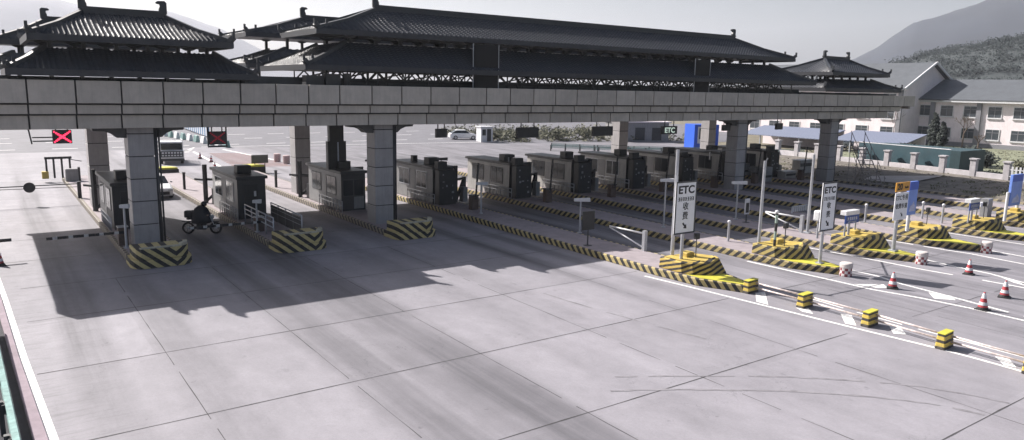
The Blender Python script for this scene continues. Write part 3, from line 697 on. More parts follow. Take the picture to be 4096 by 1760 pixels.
# barrier machines, arms
arm_m = stripes('arm_stripes', (0.5, 0.5, 0.5), BLK, 0.62, 1, 0, 0, wear=0.5, duty=0.7)
def barrier(x, y, lab, length, rz=0, z=.305):
    s = thing('barrier_gate', lab, 'barrier gate', (x, y, z), rz, group='lane barriers with striped arms')
    MB().box(0, -.18, 0, .42, .22, .95).obj('cabinet', mat('rust_brown_cabinet', (0.09, 0.06, 0.05), 0.6, var=0.3), s, bevel=.03)
    MB().box(-.02, -.2, .95, .44, .24, 1.0).obj('cabinet_lid', steel, s)
    MB().box(-length, -.3, .68, .3, -.25, .8).obj('arm', arm_m, s)
    return s
barrier(4.72, 38.9, 'lowered striped barrier arm reaching left from beside the big left column', 2.9, R(1), z=.22)
barrier(11.2, 39.2, 'lowered striped barrier arm in front of the motorcycle', 3.3, R(1), z=.1)
s = thing('barrier_gate', 'barrier arm with a dark round disc across the far left lane', 'barrier gate', (4.75, 56.2, .305), group='lane barriers with striped arms')
MB().box(-.1, -.1, 0, .12, .12, 1.1).obj('post', dark, s)
MB().tube((-5.2, 0, .95), (-.1, 0, .95), .035, n=8).tube((-5.2, .1, .8), (-.1, 0, .75), .02, n=6).obj('arm', dkgrey, s)
MB().tube((-2.75, -.06, .86), (-2.75, -.02, .86), .33, n=24).obj('disc', dark, s)
s = thing('barrier_gate', 'tip of a dark barrier arm poking in at the left picture edge above the cone', 'barrier gate', (-3.2, 39.3, .0), group='lane barriers with striped arms')
MB().box(-.2, -.2, 0, .2, .2, 1.05).obj('cabinet', dkgrey, s); MB().box(.2, -.04, .88, 2.9, .0, .96).box(2.9, -.05, .86, 3.75, .03, 1.0).obj('arm', dark, s)

bm_ = None
for k, i in enumerate(range(3, 10)):
    loc = (X0[i]+1.3, 39.6+(.3*(k % 2)), .305)
    if bm_ is None:
        bm_ = thing('barrier_machine', '', 'barrier machine', loc, group='squat barrier machines before the cabinets')
        MB().box(0, 0, 0, .5, .42, .9).obj('casing', mat('rust_brown_cabinet', (0.09, 0.06, 0.05), 0.6, var=0.3), bm_, bevel=.03)
        MB().box(-.03, -.03, .9, .53, .45, .95).obj('lid', dkgrey, bm_)
        MB().bar((.2, -.1, .7), (.35, -.15, 3.0), .07, .1).obj('raised_arm', arm_m, bm_)
        s = bm_
    else: s = clone(bm_, loc, '')
    s['label'] = 'squat brown barrier machine with raised arm on the '+ORD[i]+' island from the left'
def cam_post(x, y, h, lab, hood=1.0, z=.305, head=white):
    s = thing('camera_post', lab, 'camera post', (x, y, z), group='camera posts on the islands')
    MB().tube((0, 0, 0), (0, 0, h-.12), .055, .045, 12).tube((0, 0, 0), (0, 0, .05), .13, n=12).obj('pole', steel, s, smooth=False)
    MB().xprism([(-.42*hood, 0), (.3*hood, .02), (.3*hood, .16), (-.42*hood, .2)], -.1, .1).obj('camera_housing', head, s, loc=(0, 0, h-.12)).rotation_euler = (0, 0, R(60))
    return s
cam_post(4.95, 38.1, 2.0, 'steel camera post left of the big left column', .55)
cam_post(11.25, 39.0, 1.65, 'white hooded camera post before the doorway of the second booth', .6)
cam_post(24.69, 38.23, 1.9, 'thin pale post standing alone on the fourth island')
cam_post(26.0, 30.34, 1.85, 'white hooded camera post next to the square black board', 1.2)
cam_post(37.3, 28.9, 2.3, 'white hooded camera post behind the second tall pole', 1.3)
cam_post(24.32, 53.84, 1.95, 'dark twin-headed camera post far off, left of the middle column', head=dkgrey)
cam_post(24.6, 43.0, 3.0, 'twin-headed camera post over the fourth booth roof', head=dkgrey)
cam_post(30.4, 43.5, 2.95, 'camera post over the fifth booth roof', head=dkgrey)
cam_post(31.3, 29.2, 2.75, 'blue-edged camera post left of the first tall pole', 1.1)

def small_board(x, y, h, w, bh, lab, m=dark, post=.035):
    s = thing('board_sign', lab, 'sign', (x, y, .305), group='small boards on posts')
    MB().tube((0, 0, 0), (0, 0, h-bh), post, n=10).cbox(0, 0, 0, .3, .3, .03).obj('post', dkgrey, s)
    MB().box(-w/2, -.03, h-bh, w/2, .03, h).obj('board', m, s, bevel=.01)
    return s
small_board(24.2, 27.6, 1.75, .78, .95, 'square black board on a post on the fourth island')
s = small_board(37.0, 27.9, 1.45, .42, .95, 'small white framed dark screen on a post beside the hooded camera', white); MB().box(-.14, -.045, .6, .14, -.032, 1.2).obj('screen', dark, s)
small_board(23.25, 53.6, 1.5, .95, .75, 'black rectangular board on a post far off, left of the middle column')
def bollard(x, y, h, lab, striped=False, z=.305):
    s = thing('bollard', lab, 'bollard', (x, y, z), group='steel bollards on the islands')
    MB().tube((0, 0, 0), (0, 0, h), .065, n=14).obj('post', stripes('bollard_bands', (0.3,0.38,0.33), BLK, .8, 0, 0, 1) if striped else steel, s, smooth=False)
    MB().blob(0, 0, h+.04, .1, .1, .09, 12).obj('cap', white, s, smooth=True)
    return s
bollard(31.39, 24.7, 1.0, 'grey bollard with white cap left of the second tall pole')
bollard(30.4, 21.2, 1.7, 'tall green and black banded bollard on the second striped mound', True, z=.72)
bollard(48.3, 23.1, 1.0, 'thin bollard with pale cap behind the 20 sign')
bollard(47.7, 21.6, 1.1, 'grey bollard right of the thin stand behind the 20 sign')
bollard(43.6, 24.2, 1.05, 'dark bollard with pale cap right of the blue notice', z=.305)
bollard(42.0, 25.6, 1.25, 'dark bollard with white dome behind the blue notice', z=.305)
# swing arms (white pipes) at the mouth of islands 4 and 5
for (x, y, lab) in ((25.8, 25.25, 'white swing gate pipe with its post behind the first tall pole'), (37.06, 24.2, 'white swing gate pipes behind the second tall pole')):
    s = thing('swing_gate', lab, 'swing gate', (x, y, .305), group='white pipe swing gates')
    MB().cbox(0, 0, 0, .18, .18, 1.0).obj('post', steel, s)
    MB().tube((0, 0, .85), (-.3, 2.2, .9), .045, n=8).tube((0, .05, .15), (-.3, 2.2, .85), .04, n=8).obj('pipe', white, s, smooth=True)
# handrail on the second island
s = thing('handrail', 'double steel handrail on the second island behind the chevron block', 'handrail', (11.35, 36.9, .305))
hr = MB()
for x in (.1, 1.55):
    for z in (.55, .8, 1.05): hr.tube((x, 0, z), (x, 5.0, z), .035, n=8)
    for y in (0, 1.25, 2.5, 3.75, 5.0): hr.tube((x, y, 0), (x, y, 1.05), .035, n=8)
hr.obj('rail', steel, s, smooth=True)
MB().box(1.52, 0, .1, 1.56, 4.9, .95).obj('mesh_panel', dkgrey, s)

# ---------------------------------------------------------------- ETC signs and poles
def glyph_row(par, cx, z, w, h, n, m, y):
    """a row of dense little printed strokes too small to read in the photo"""
    g = MB(); rnd = random.Random(int(cx*100+z*77)); cw = w/n
    for k in range(n):
        a = cx-w/2+k*cw
        for q in range(3):
            zz = z-h/2+h*q/2.4; g.box(a+cw*.1, y-.006, zz, a+cw*rnd.uniform(.55, .88), y, zz+h*.13)
        for q in range(2):
            xx = a+cw*rnd.uniform(.12, .75); g.box(xx, y-.006, z-h/2, xx+cw*.14, y, z+h*.45)
    g.obj('small_print', m, par)
def arrow(par, cx, z, s, m, y):
    a = MB().add([(cx-s*.9, y, z+s*.55), (cx-s*.55, y, z+s*.9), (cx+s*.25, y, z+s*.1), (cx+s*.55, y, z+s*.45), (cx+s*.75, y, z-s*.8), (cx-s*.5, y, z-s*.6), (cx-s*.12, y, z-s*.27)], [(0,1,2,3,4,5,6)])
    a.obj('arrow', m, par)
ink = mat('black_ink', (0.012, 0.012, 0.015), 0.6)
signw = mat('sign_white', (0.82, 0.82, 0.84), 0.45, var=0.06)
def etc_sign(x, y, z0, x0_, x1_, zb, zt, lab, base_z):
    s = thing('etc_sign', lab, 'road sign', (x, y, base_z), group='white ETC lane signs on posts')
    w0, w1 = x0_-x, x1_-x; b0, b1 = zb-base_z, zt-base_z; cx = (w0+w1)/2
    MB().tube((0, .08, 0), (0, .08, b1-.1), .075, n=14).cbox(0, .08, 0, .3, .3, .05).obj('post', steel, s, smooth=False)
    MB().box(w0, -.06, b0, w1, .0, b1).obj('board', signw, s, bevel=.015)
    fr = .045
    MB().box(w0-.02, -.075, b0-.02, w0+fr, -.055, b1+.02).box(w1-fr, -.075, b0-.02, w1+.02, -.055, b1+.02).box(w0+fr, -.075, b1-fr, w1-fr, -.055, b1+.02).box(w0+fr, -.075, b0-.02, w1-fr, -.055, b0+fr).obj('frame', dkgrey, s)
    H = b1-b0; W_ = w1-w0
    text('ETC', 'lettering', .42*W_/1.15, ink, s, cx, b0+H*.84, -.066, sx=1.2)
    glyph_row(s, cx, b0+H*.67, W_*.78, H*.075, 7, ink, -.062)
    text('收', 'lettering', .33*W_/1.15, ink, s, cx, b0+H*.52, -.066)
    text('费', 'lettering', .33*W_/1.15, ink, s, cx, b0+H*.335, -.066)
    arrow(s, cx, b0+H*.15, .17, ink, -.063)
    return s
etc_sign(24.34, 21.5, 1, 23.64, 24.9, 1.98, 4.22, 'white ETC lane sign on the first striped mound, the nearest one', .72)
etc_sign(30.95, 19.04, .25, 30.48, 31.58, 1.88, 4.08, 'white ETC lane sign above the second yellow island tip', .315)
s = thing('etc_sign', 'white ETC sign topped by an orange 20 panel on the third yellow tip', 'road sign', (36.72, 18.67, .315), group='white ETC lane signs on posts')
MB().tube((0, .1, 0), (0, .1, 3.2), .09, n=14).cbox(0, .1, 0, .36, .36, .08).obj('post', steel, s)
MB().box(-.6, -.05, 1.62, .64, 0, 2.98).obj('board', signw, s, bevel=.015)
MB().box(-.64, -.06, 3.04, .64, 0, 3.5).obj('speed_panel', mat('orange_panel', (0.62, 0.3, 0.04), 0.5, var=.08), s, bevel=.01)
text('20', 'lettering', .42, ink, s, -.3, 3.27, -.066, sx=1.1); text('km/h', 'lettering', .17, ink, s, .32, 3.24, -.066)
text('ETC专用', 'lettering', .3, ink, s, .02, 2.72, -.056); text('收费车道', 'lettering', .28, ink, s, .02, 2.3, -.056); arrow(s, .12, 1.88, .13, ink, -.053)
def pole(x, y, z, h, lab, r=.08, arm=None):
    s = thing('tall_pole', lab, 'pole', (x, y, z), group='tall steel poles')
    MB().tube((0, 0, 0), (0, 0, h), r, r*.85, 16).cbox(0, 0, 0, .36, .36, .04).obj('shaft', steel, s)
    if arm: MB().bar((0, 0, h-.1), (arm[0], arm[1], h-.1), .05, .05).bar((arm[0]*.55, arm[1]*.55, h-.1), (arm[0]*.55, arm[1]*.55, h-.5), .05, .05).obj('mast_arm', dkgrey, s)
    return s
pole(24.6, 22.35, .7, 4.8, 'tall steel pole just left of the nearest ETC sign', .085, (3.6, -.2))
pole(30.42, 22.1, .7, 4.1, 'tall steel pole rising from the second striped mound', .08, (2.4, 1.6))
pole(34.7, 22.3, .85, 4.1, 'tall steel pole behind the second ETC sign', .075)
def blue_notice(x, y, z, lab):
    s = thing('notice_board', lab, 'notice board', (x, y, z), group='blue notices on twin posts')
    MB().tube((.15, .05, 0), (.15, .05, 1.3), .05, n=8).tube((1.1, .05, 0), (1.1, .05, 1.3), .05, n=8).tube((.5, .05, 0), (.5, .05, .8), .07, n=8).obj('post', steel, s)
    MB().box(0, -.03, .72, 1.25, .02, 1.15).obj('blue_panel', mat('navy_panel', (0.02, 0.06, 0.25), 0.4), s)
    MB().box(.02, -.05, 1.15, 1.25, .3, 1.38).obj('light_box', white, s, bevel=.02)
    glyph_row(s, .62, .97, .95, .16, 5, white, -.032); glyph_row(s, .62, .8, .8, .06, 8, white, -.032)
blue_notice(35.75, 20.9, .72, 'navy notice with white characters on the third striped mound')
blue_notice(46.9, 19.8, .7, 'hazy navy notice on the fifth striped mound')
def thin_stand(x, y, z, lab):
    s = thing('card_reader', lab, 'card reader', (x, y, z), group='small dark boxes on thin stands')
    MB().tube((0, 0, 0), (0, 0, .95), .022, n=8).obj('stand', dkgrey, s); MB().cbox(0, 0, .9, .24, .16, .26).obj('head', dark, s, bevel=.02)
thin_stand(24.95, 21.3, .78, 'small dark box on a thin stand right of the nearest ETC sign')
thin_stand(30.75, 20.9, .78, 'small dark box on a thin stand right of the banded bollard')
thin_stand(42.85, 20.2, .7, 'small dark panel on a thin stand behind the 20 sign')
thin_stand(48.4, 19.6, .7, 'small dark box on a thin stand right of the hazy navy notice')
def billboard(x0_, x1_, y, z0_, z1_, zb, lab, postx):
    s = thing('billboard', lab, 'billboard', (x0_, y, zb), group='blue billboards on white posts')
    w = x1_-x0_
    MB().box(0, -.08, z0_-zb, w, .08, z1_-zb).obj('panel', blue2, s, bevel=.02)
    MB().box(.0, -.09, z1_-zb-.45, w, -.082, z1_-zb).obj('blue_header', blue, s)
    mt = mat('pale_print', (0.42, 0.45, 0.65), 0.5, var=0.3, scale=5)
    MB().add([(w*.15, -.085, z0_-zb+.2), (w*.85, -.085, z0_-zb+.2), (w*.8, -.085, z0_-zb+.5), (w*.6, -.085, z0_-zb+.75), (w*.45, -.085, z0_-zb+.55), (w*.25, -.085, z0_-zb+.5)], [(0,1,2,3,4,5)]).obj('print', mt, s)
    for p in postx: MB().tube((p, .05, 0), (p, .05, (z0_-zb)+.9), .09, n=12).obj('post', white, s)
billboard(40.4, 41.3, 20.2, 1.62, 3.45, .7, 'narrow blue billboard on a white post right of the 20 sign', (.45,))
billboard(52.4, 53.95, 19.9, 1.25, 3.25, .3, 'hazy blue billboard on two white posts at the right picture edge', (-.1, 1.5))
s = thing('toll_machine', 'grey upright machine with a pale box, right of the hazy navy notice', 'machine', (52.9, 21.2, .305)); MB().box(0, 0, 0, .6, .5, 1.2).obj('casing', boothw, s, bevel=.03); MB().box(-.9, .1, .75, -.3, .4, 1.0).bar((-.3, .25, .85), (0, .25, .85), .06, .06).obj('side_box', white, s)
s = thing('cabinet', 'white rounded cabinet behind the second ETC sign', 'cabinet', (34.3, 21.4, .7)); MB().box(0, 0, .9, .42, .4, 1.45).obj('casing', white, s, bevel=.08); MB().tube((.22, .2, 0), (.22, .2, .9), .06, n=10).obj('stand', steel, s)
s = thing('speed_rail', 'low white frame with small striped letters lying on the sixth island', 'frame', (42.6, 28.6, .305)); MB().box(0, 0, 0, .06, .06, .45).box(1.7, 0, 0, 1.76, .06, .45).box(0, 0, .4, 1.76, .06, .45).obj('frame', white, s)
b_ = MB()
for k in range(7): b_.box(.15+k*.22, .01, .08, .27+k*.22, .05, .38)
b_.obj('slat', white, s)

# ---------------------------------------------------------------- barrels, cones, barrier blocks
def checker():
    m = bpy.data.materials.new('checker_sheet'); m.use_nodes = True; n = m.node_tree; b = n.nodes['Principled BSDF']
    tc = n.nodes.new('ShaderNodeTexCoord'); sx = n.nodes.new('ShaderNodeSeparateXYZ'); n.links.new(tc.outputs['Object'], sx.inputs[0])
    def M(op, a, bb=None):
        k = n.nodes.new('ShaderNodeMath'); k.operation = op
        for i, v in enumerate((a, bb)):
            if v is None: continue
            if isinstance(v, (int, float)): k.inputs[i].default_value = v
            else: n.links.new(v, k.inputs[i])
        return k.outputs[0]
    an = M('FLOOR', M('MULTIPLY', M('ADD', M('ARCTAN2', sx.outputs[1], sx.outputs[0]), 3.3), 12/6.28318)); zz = M('FLOOR', M('DIVIDE', sx.outputs[2], .13))
    ck = M('MODULO', M('ADD', an, zz), 2.0)
    mx = n.nodes.new('ShaderNodeMix'); mx.data_type = 'RGBA'; n.links.new(ck, mx.inputs[0]); mx.inputs[6].default_value = (.62, .58, .57, 1); mx.inputs[7].default_value = (.22, .05, .06, 1)
    n.links.new(mx.outputs[2], b.inputs['Base Color']); b.inputs['Roughness'].default_value = .6; return m
CK = checker()
b0 = thing('crash_barrel', 'red and white chequered barrel at the second yellow island tip', 'barrel', (31.0, 17.85, 0), group='chequered barrels at the island tips')
MB().lathe(0, 0, [(.25, 0), (.265, .04), (.25, .25), (.26, .38)], 24).obj('body', CK, b0, smooth=False)
MB().lathe(0, 0, [(.26, .38), (.275, .41), (.275, .56), (.23, .61), (.05, .62)], 24).obj('lid', mat('dusty_white_plastic', (0.55, 0.5, 0.48), .6, var=.3, scale=6), b0)
clone(b0, (36.5, 17.25, 0), 'red and white chequered barrel below the 20 sign'); clone(b0, (42.2, 16.75, 0), 'red and white chequered barrel at the fourth yellow island tip')
def cone(loc, lab, grp='traffic cones on the right lanes'):
    s = thing('traffic_cone', lab, 'traffic cone', loc, group=grp)
    MB().cbox(0, 0, 0, .44, .44, .04).lathe(0, 0, [(.2, .04), (.18, .1), (.165, .12)], 16).obj('base', rubber, s, bevel=.01)
    MB().lathe(0, 0, [(.17, .12), (.045, .66), (.03, .7)], 18).obj('body', redm, s, smooth=False)
    def band(z0_, z1_):
        f = lambda z: .17-(z-.12)*(.125/.54)+.004
        return MB().lathe(0, 0, [(f(z0_), z0_), (f(z1_), z1_)], 18).obj('reflective_band', white, s)
    band(.2, .32); band(.46, .66)
    return s
c0 = cone((30.6, 12.0, 0), 'traffic cone lowest in the picture, standing on the twin white lines')
clone(c0, (33.35, 12.35, 0), 'traffic cone nearest the right picture edge', .3); clone(c0, (30.7, 15.55, 0), 'leftmost traffic cone on the right lanes, beside the gore marking', .5); clone(c0, (36.3, 15.0, 0), 'traffic cone furthest back on the right lanes', .2)
clone(c0, (0.02, 38.4, 0), 'traffic cone cut off by the left picture edge', .1, 'far and left traffic cones')
for q, l in (((18.35, 83.2, 0), 'tiny traffic cone far off, topmost of three along the white line'), ((18.52, 79.2, 0), 'tiny traffic cone far off, middle of three along the white line'), ((17.25, 72.5, 0), 'tiny traffic cone far off, nearest of three along the white line')):
    clone(c0, q, l, 0, 'far and left traffic cones')
blk_m = stripes('block_bands', (0.62, 0.46, 0.09), (0.05, 0.045, 0.04), .22, 0, 0, 1, wear=.35, duty=.45)
BP = [(24.95, 18.35, 'at the nearest yellow island tip'), (25.0, 15.9, 'second in the pipe fence'), (24.95, 13.3, 'third in the pipe fence, with a bright yellow foot'), (24.8, 10.7, 'fourth in the pipe fence'), (24.75, 8.2, 'cut off by the right picture edge')]
for x, y, l in BP:
    s = thing('barrier_block', 'worn yellow and black concrete block '+l, 'barrier block', (x, y, 0), R(4), group='concrete blocks of the pipe fence')
    MB().add([(-.36,-.16,0),(.36,-.16,0),(.36,.16,0),(-.36,.16,0),(-.34,-.12,.5),(.34,-.12,.5),(.34,.12,.5),(-.34,.12,.5)], [(3,2,1,0),(4,5,6,7),(0,1,5,4),(1,2,6,5),(2,3,7,6),(3,0,4,7)]).obj('block', blk_m, s, bevel=.03)
    MB().box(-.35, -.13, .503, .35, .13, .54).obj('cap', yellow, s, bevel=.015)
s = thing('pipe_fence', 'two weathered white pipes strung between the striped concrete blocks', 'fence pipe', (24.95, 18.3, 0))
rustw = mat('rusty_white_pipe', (0.55, 0.47, 0.45), .6, var=.45, scale=5)
for dz, dx in ((.2, .14), (.38, .18)):
    p = MB()
    for (a, b, _), (c, d, _) in zip(BP, BP[1:]): p.tube((a+dx-24.95, b-18.3, dz), (c+dx-24.95, d-18.3, dz), .035, n=8)
    p.obj('pipe', rustw, s, smooth=True)

# ---------------------------------------------------------------- left rear: sensor gate, cabinets, boards, far fence
s = thing('sensor_frame', 'dark sensor frame on the far end of the first island under the red cross', 'sensor frame', (3.7, 68.6, .305))
f = MB()
for x in (0, .5, 1.05, 1.6): f.box(x-.07, -.07, 0, x+.07, .07, 1.6)
f.box(-.1, -.1, 1.5, 1.75, .1, 1.68).obj('frame', dark, s); MB().box(-.35, -.3, 0, .1, .3, .55).obj('base_block', ochre, s)
MB().bar((1.6, 0, 1.45), (2.4, -.4, 1.3), .05, .05).obj('arm', dark, s)
s = thing('cabinet', 'grey metal cabinet beside the dark sensor frame on the first island', 'cabinet', (4.75, 65.8, .305)); MB().box(0, 0, 0, .85, .6, .95).obj('casing', boothw, s, bevel=.03); MB().box(.85, .1, 0, 1.0, .5, 1.05).obj('side_panel', dark, s)
def rear_post(x, y, h, lab):
    s = thing('bollard', lab, 'bollard', (x, y, .305), group='dark posts behind the booths'); MB().cbox(0, 0, 0, .16, .16, h).obj('post', dark, s); MB().cbox(0, 0, h, .2, .2, .1).obj('cap', dkgrey, s)
rear_post(11.5, 57.5, 1.15, 'short dark post on the second island behind the white car')
rear_post(17.56, 55.6, 1.2, 'short dark post on the third island, right of the standing board')
s = thing('standing_board', 'dark rectangular board on two legs at the far end of the third island', 'board', (19.3, 68.2, .305))
MB().box(.1, 0, .55, 1.6, .08, 1.3).obj('board', mat('olive_board', (0.09, 0.09, 0.08), .6), s); MB().tube((.4, .04, 0), (.4, .04, .6), .04, n=8).tube((1.3, .04, 0), (1.3, .04, .6), .04, n=8).obj('leg', dark, s)
for (x, y, l) in ((11.1, 69.6, 'yellow and dark nose block at the far end of the second island'), (18.2, 68.6, 'yellow and dark nose block at the far end of the third island')):
    s = thing('crash_block', l, 'crash block', (x, y-1, 0), group='far nose blocks'); MB().prism([(.1,0),(2.3,0),(2.0,1.6),(1.2,2.1),(.4,1.6)], .0, .75, [(.2,.1),(2.2,.1),(1.9,1.2),(1.2,1.5),(.5,1.2)]).obj('block', yellow, s, bevel=.05); MB().box(.15, -.04, .0, 2.25, 0, .6).obj('dark_face', dark, s)
for (x, y, l) in ((24.8, 74.9, 'small chequered drum far off left of the middle column, lower one'), (24.6, 77.2, 'small dark drum far off left of the middle column, upper one')):
    s = thing('marker_drum', l, 'drum', (x, y, 0), group='far marker drums'); MB().lathe(0, 0, [(.35, 0), (.35, .8), (.25, .85)], 16).obj('body', CK, s)
# black camera post on stand behind booth 2: stop sign like board
s = thing('guard_fence', 'blue and white picket barrier fence along the far road at top left', 'fence', (26.5, 114, 0))
fb_ = mat('fence_blue', (0.05, 0.16, 0.32), .5)
for k in range(34):
    MB().box(.06*k-.1, k*.95, .2, .06*k+.1, k*.95+.8, 2.0).obj('board', fb_ if k % 2 == 0 else white, s); MB().box(-.02, 0, .8, .1, 1, .9).obj('rail', steel, s)
for k in range(12):
    y = 97+k*2.6; x = 24.0-(y-102)*.12
    s = thing('water_barrier', 'row of pale teal water-filled barriers along the far road at top left' , 'barrier', (x, y, 0), group='water-filled barriers in a row at top left')
    MB().prism([(-.3,-.9),(.3,-.9),(.3,.9),(-.3,.9)], 0, .9, [(-.12,-.85),(.12,-.85),(.12,.85),(-.12,.85)]).obj('body', [teal, white][k % 2], s, bevel=.05)

# ---------------------------------------------------------------- vehicles
def wheel(par, x, y, r, w=.2):
    o = MB().tube((x-w/2, y, r), (x+w/2, y, r), r, n=22).obj('wheel', rubber, par); MB().tube((x-w/2-.01, y, r), (x+w/2+.01, y, r), r*.6, n=16).obj('rim', steel, o)
def car(loc, rz, lab, paint_m, grp):
    """front faces local -Y; 1.8 wide, 4.4 long"""
    s = thing('parked_car', lab, 'car', loc, rz, group=grp)
    def sect(y, w, z0_, z1_, r): return [(-w+.06, y, z0_), (-w, y, z0_+.15), (-w, y, z1_-r), (-w+r*1.2, y, z1_), (w-r*1.2, y, z1_), (w, y, z1_-r), (w, y, z0_+.15), (w-.06, y, z0_)]
    ss = [sect(-2.2, .72, .3, .62, .1), sect(-2.1, .85, .22, .75, .12), sect(-1.3, .9, .2, .92, .1), sect(-.9, .91, .2, .97, .08), sect(1.5, .91, .2, 1.0, .08), sect(2.05, .88, .22, .98, .1), sect(2.2, .75, .32, .85, .1)]
    b = MB(); n = 8
    for q in ss: b.v += q
    for j in range(len(ss)-1): b.f += [(j*n+i, j*n+(i+1) % n, (j+1)*n+(i+1) % n, (j+1)*n+i) for i in range(n)]
    b.f += [tuple(range(n)), tuple(range(len(b.v)-1, len(b.v)-1-n, -1))]
    b.obj('body', paint_m, s, bevel=.02, smooth=False)
    g = MB().add([(-.8,-1.0,.96),(.8,-1.0,.96),(.84,1.95,.98),(-.84,1.95,.98),(-.66,-.3,1.42),(.66,-.3,1.42),(.66,1.2,1.42),(-.66,1.2,1.42)], [(0,1,5,4),(1,2,6,5),(2,3,7,6),(3,0,4,7),(4,5,6,7)])
    g.obj('windows', glass, s)
    MB().add([(-.67,-.36,1.42),(.67,-.36,1.42),(.67,1.25,1.42),(-.67,1.25,1.42),(-.6,-.25,1.48),(.6,-.25,1.48),(.6,1.1,1.48),(-.6,1.1,1.48)], [(0,1,5,4),(1,2,6,5),(2,3,7,6),(3,0,4,7),(4,5,6,7)]).obj('roof', paint_m, s)
    for q in (-1, 1):
        MB().cbox(q*.66, -2.14, .58, .3, .14, .13).obj('headlight', steel, s, bevel=.02); MB().cbox(q*.7, 2.14, .7, .22, .1, .14).obj('tail_light', redm, s)
        MB().cbox(q*1.0, -.75, .98, .14, .1, .12).obj('mirror', paint_m, s)
        for yy in (-1.4, 1.35): wheel(s, q*.82, yy, .32)
    MB().cbox(0, -2.2, .32, 1.2, .06, .22).obj('grille', dark, s)
    return s
carw = mat('white_car_paint', (0.75, 0.75, 0.77), .25, var=.03, spec=.6)
cars = mat('silver_car_paint', (0.45, 0.47, 0.5), .25, .3, var=.03)
car((9.45, 57.3, 0), 0, 'white car driving up behind the big left column', carw, 'cars on the plaza')
car((60.8, 99.5, 0), R(70), 'white pickup-like car parked far off left of the guard hut', carw, 'cars on the plaza')
car((99.5, 45.5, 0), R(60), 'white car parked behind the pillared wall at right', carw, 'cars on the plaza')
car((108, 64, 0), R(80), 'silver car half hidden behind the cypress trees', cars, 'cars on the plaza')
# small stake truck facing us
s = thing('stake_truck', 'small white stake-sided truck standing far off behind the big left column', 'truck', (15.1, 81, 0), R(-8))
MB().box(-1.1, -2.4, .55, 1.1, -.6, 1.35).box(-1.05, -2.2, 1.35, 1.05, -.7, 2.2).obj('cab', carw, s, bevel=.08)
MB().box(-.95, -2.23, 1.42, .95, -2.2, 2.05).obj('windscreen', glass, s)
gr = MB().box(-1.0, -2.44, .7, 1.0, -2.4, 1.3).obj('grille', dkgrey, s)
g = MB()
for k in range(7): g.box(-.9+k*.27, -2.47, .8, -.72+k*.27, -2.445, .93); g.box(-.9+k*.27, -2.47, 1.05, -.72+k*.27, -2.445, 1.2)
g.obj('grille_slot', white, gr)
g = MB()
for z in (.9, 1.3, 1.7, 2.1): g.box(-1.15, -.5, z, -1.1, 2.6, z+.12).box(1.1, -.5, z, 1.15, 2.6, z+.12).box(-1.1, -.55, z, 1.1, -.5, z+.12)
g.obj('stake_side', white, s); MB().box(-1.1, -.5, .7, 1.1, 2.6, .82).box(-1.1, -2.5, .35, 1.1, -2.35, .55).obj('bed', dkgrey, s)
for q in (-1, 1):
    for yy in (-1.6, 1.6): wheel(s, q*.92, yy, .38, .25)

# motorcycle and rider (in profile, heading right)
MX, MY, MA = 9.05, 41.47, math.atan2(-.78, 1.38)
s = thing('motorcycle', 'dark motorcycle crossing the second lane behind the lowered arm', 'motorcycle', (MX, MY, 0), MA)
def torus(par, name, cx, r, tr, m):
    mb = MB(); n, k = 26, 8; vs = []
    for i in range(n):
        a = 2*math.pi*i/n
        for j in range(k):
            c = 2*math.pi*j/k; rr = r+tr*math.cos(c); vs.append((cx+rr*math.cos(a), tr*math.sin(c), r+tr+rr*math.sin(a)))
    fs = [(i*k+j, ((i+1) % n)*k+j, ((i+1) % n)*k+(j+1) % k, i*k+(j+1) % k) for i in range(n) for j in range(k)]
    return mb.add(vs, fs).obj(name, m, par, smooth=True)
for cx in (-.7, .72):
    w_ = torus(s, 'wheel', cx, .27, .055, rubber); sp = MB().tube((cx, -.06, .325), (cx, .06, .325), .06, n=12)
    for q in range(8): a = q*math.pi/4; sp.tube((cx, 0, .325), (cx+.27*math.cos(a), 0, .325+.27*math.sin(a)), .008, n=5)
    sp.obj('hub', steel, w_)
MB().bar((-.7, .08, .33), (-.1, .1, .4), .05, .06).bar((-.1, .1, .4), (.3, .08, .75), .06, .06).bar((-.45, 0, .7), (.35, 0, .8), .1, .06).obj('frame', dark, s)
MB().cbox(0, 0, .25, .5, .26, .38).tube((-.05, .15, .3), (-.75, .18, .36), .05, n=8).obj('engine', dkgrey, s, bevel=.04)
MB().blob(.2, 0, .82, .3, .15, .14, 12).obj('fuel_tank', dark, s, smooth=True)
MB().xprism([(-.14, .78), (.14, .78), (.12, .88), (-.12, .88)], -.75, 0.0).obj('seat', rubber, s, bevel=.03)
MB().tube((.72, .07, .33), (.45, .07, 1.0), .025, n=8).tube((.72, -.07, .33), (.45, -.07, 1.0), .025, n=8).tube((.42, -.34, 1.05), (.42, .34, 1.05), .018, n=8).obj('fork', steel, s)
MB().blob(.56, 0, .93, .1, .11, .11, 10).obj('headlight', steel, s, smooth=True)
MB().cbox(-.62, 0, .9, .42, .42, .36).obj('top_box', dark, s, bevel=.05)
MB().prism([(.52,-.06),(.92,-.06),(.92,.06),(.52,.06)], .66, .7).prism([(-1.0,-.07),(-.5,-.07),(-.5,.07),(-1.0,.07)], .66, .7).obj('mudguard', dark, s)
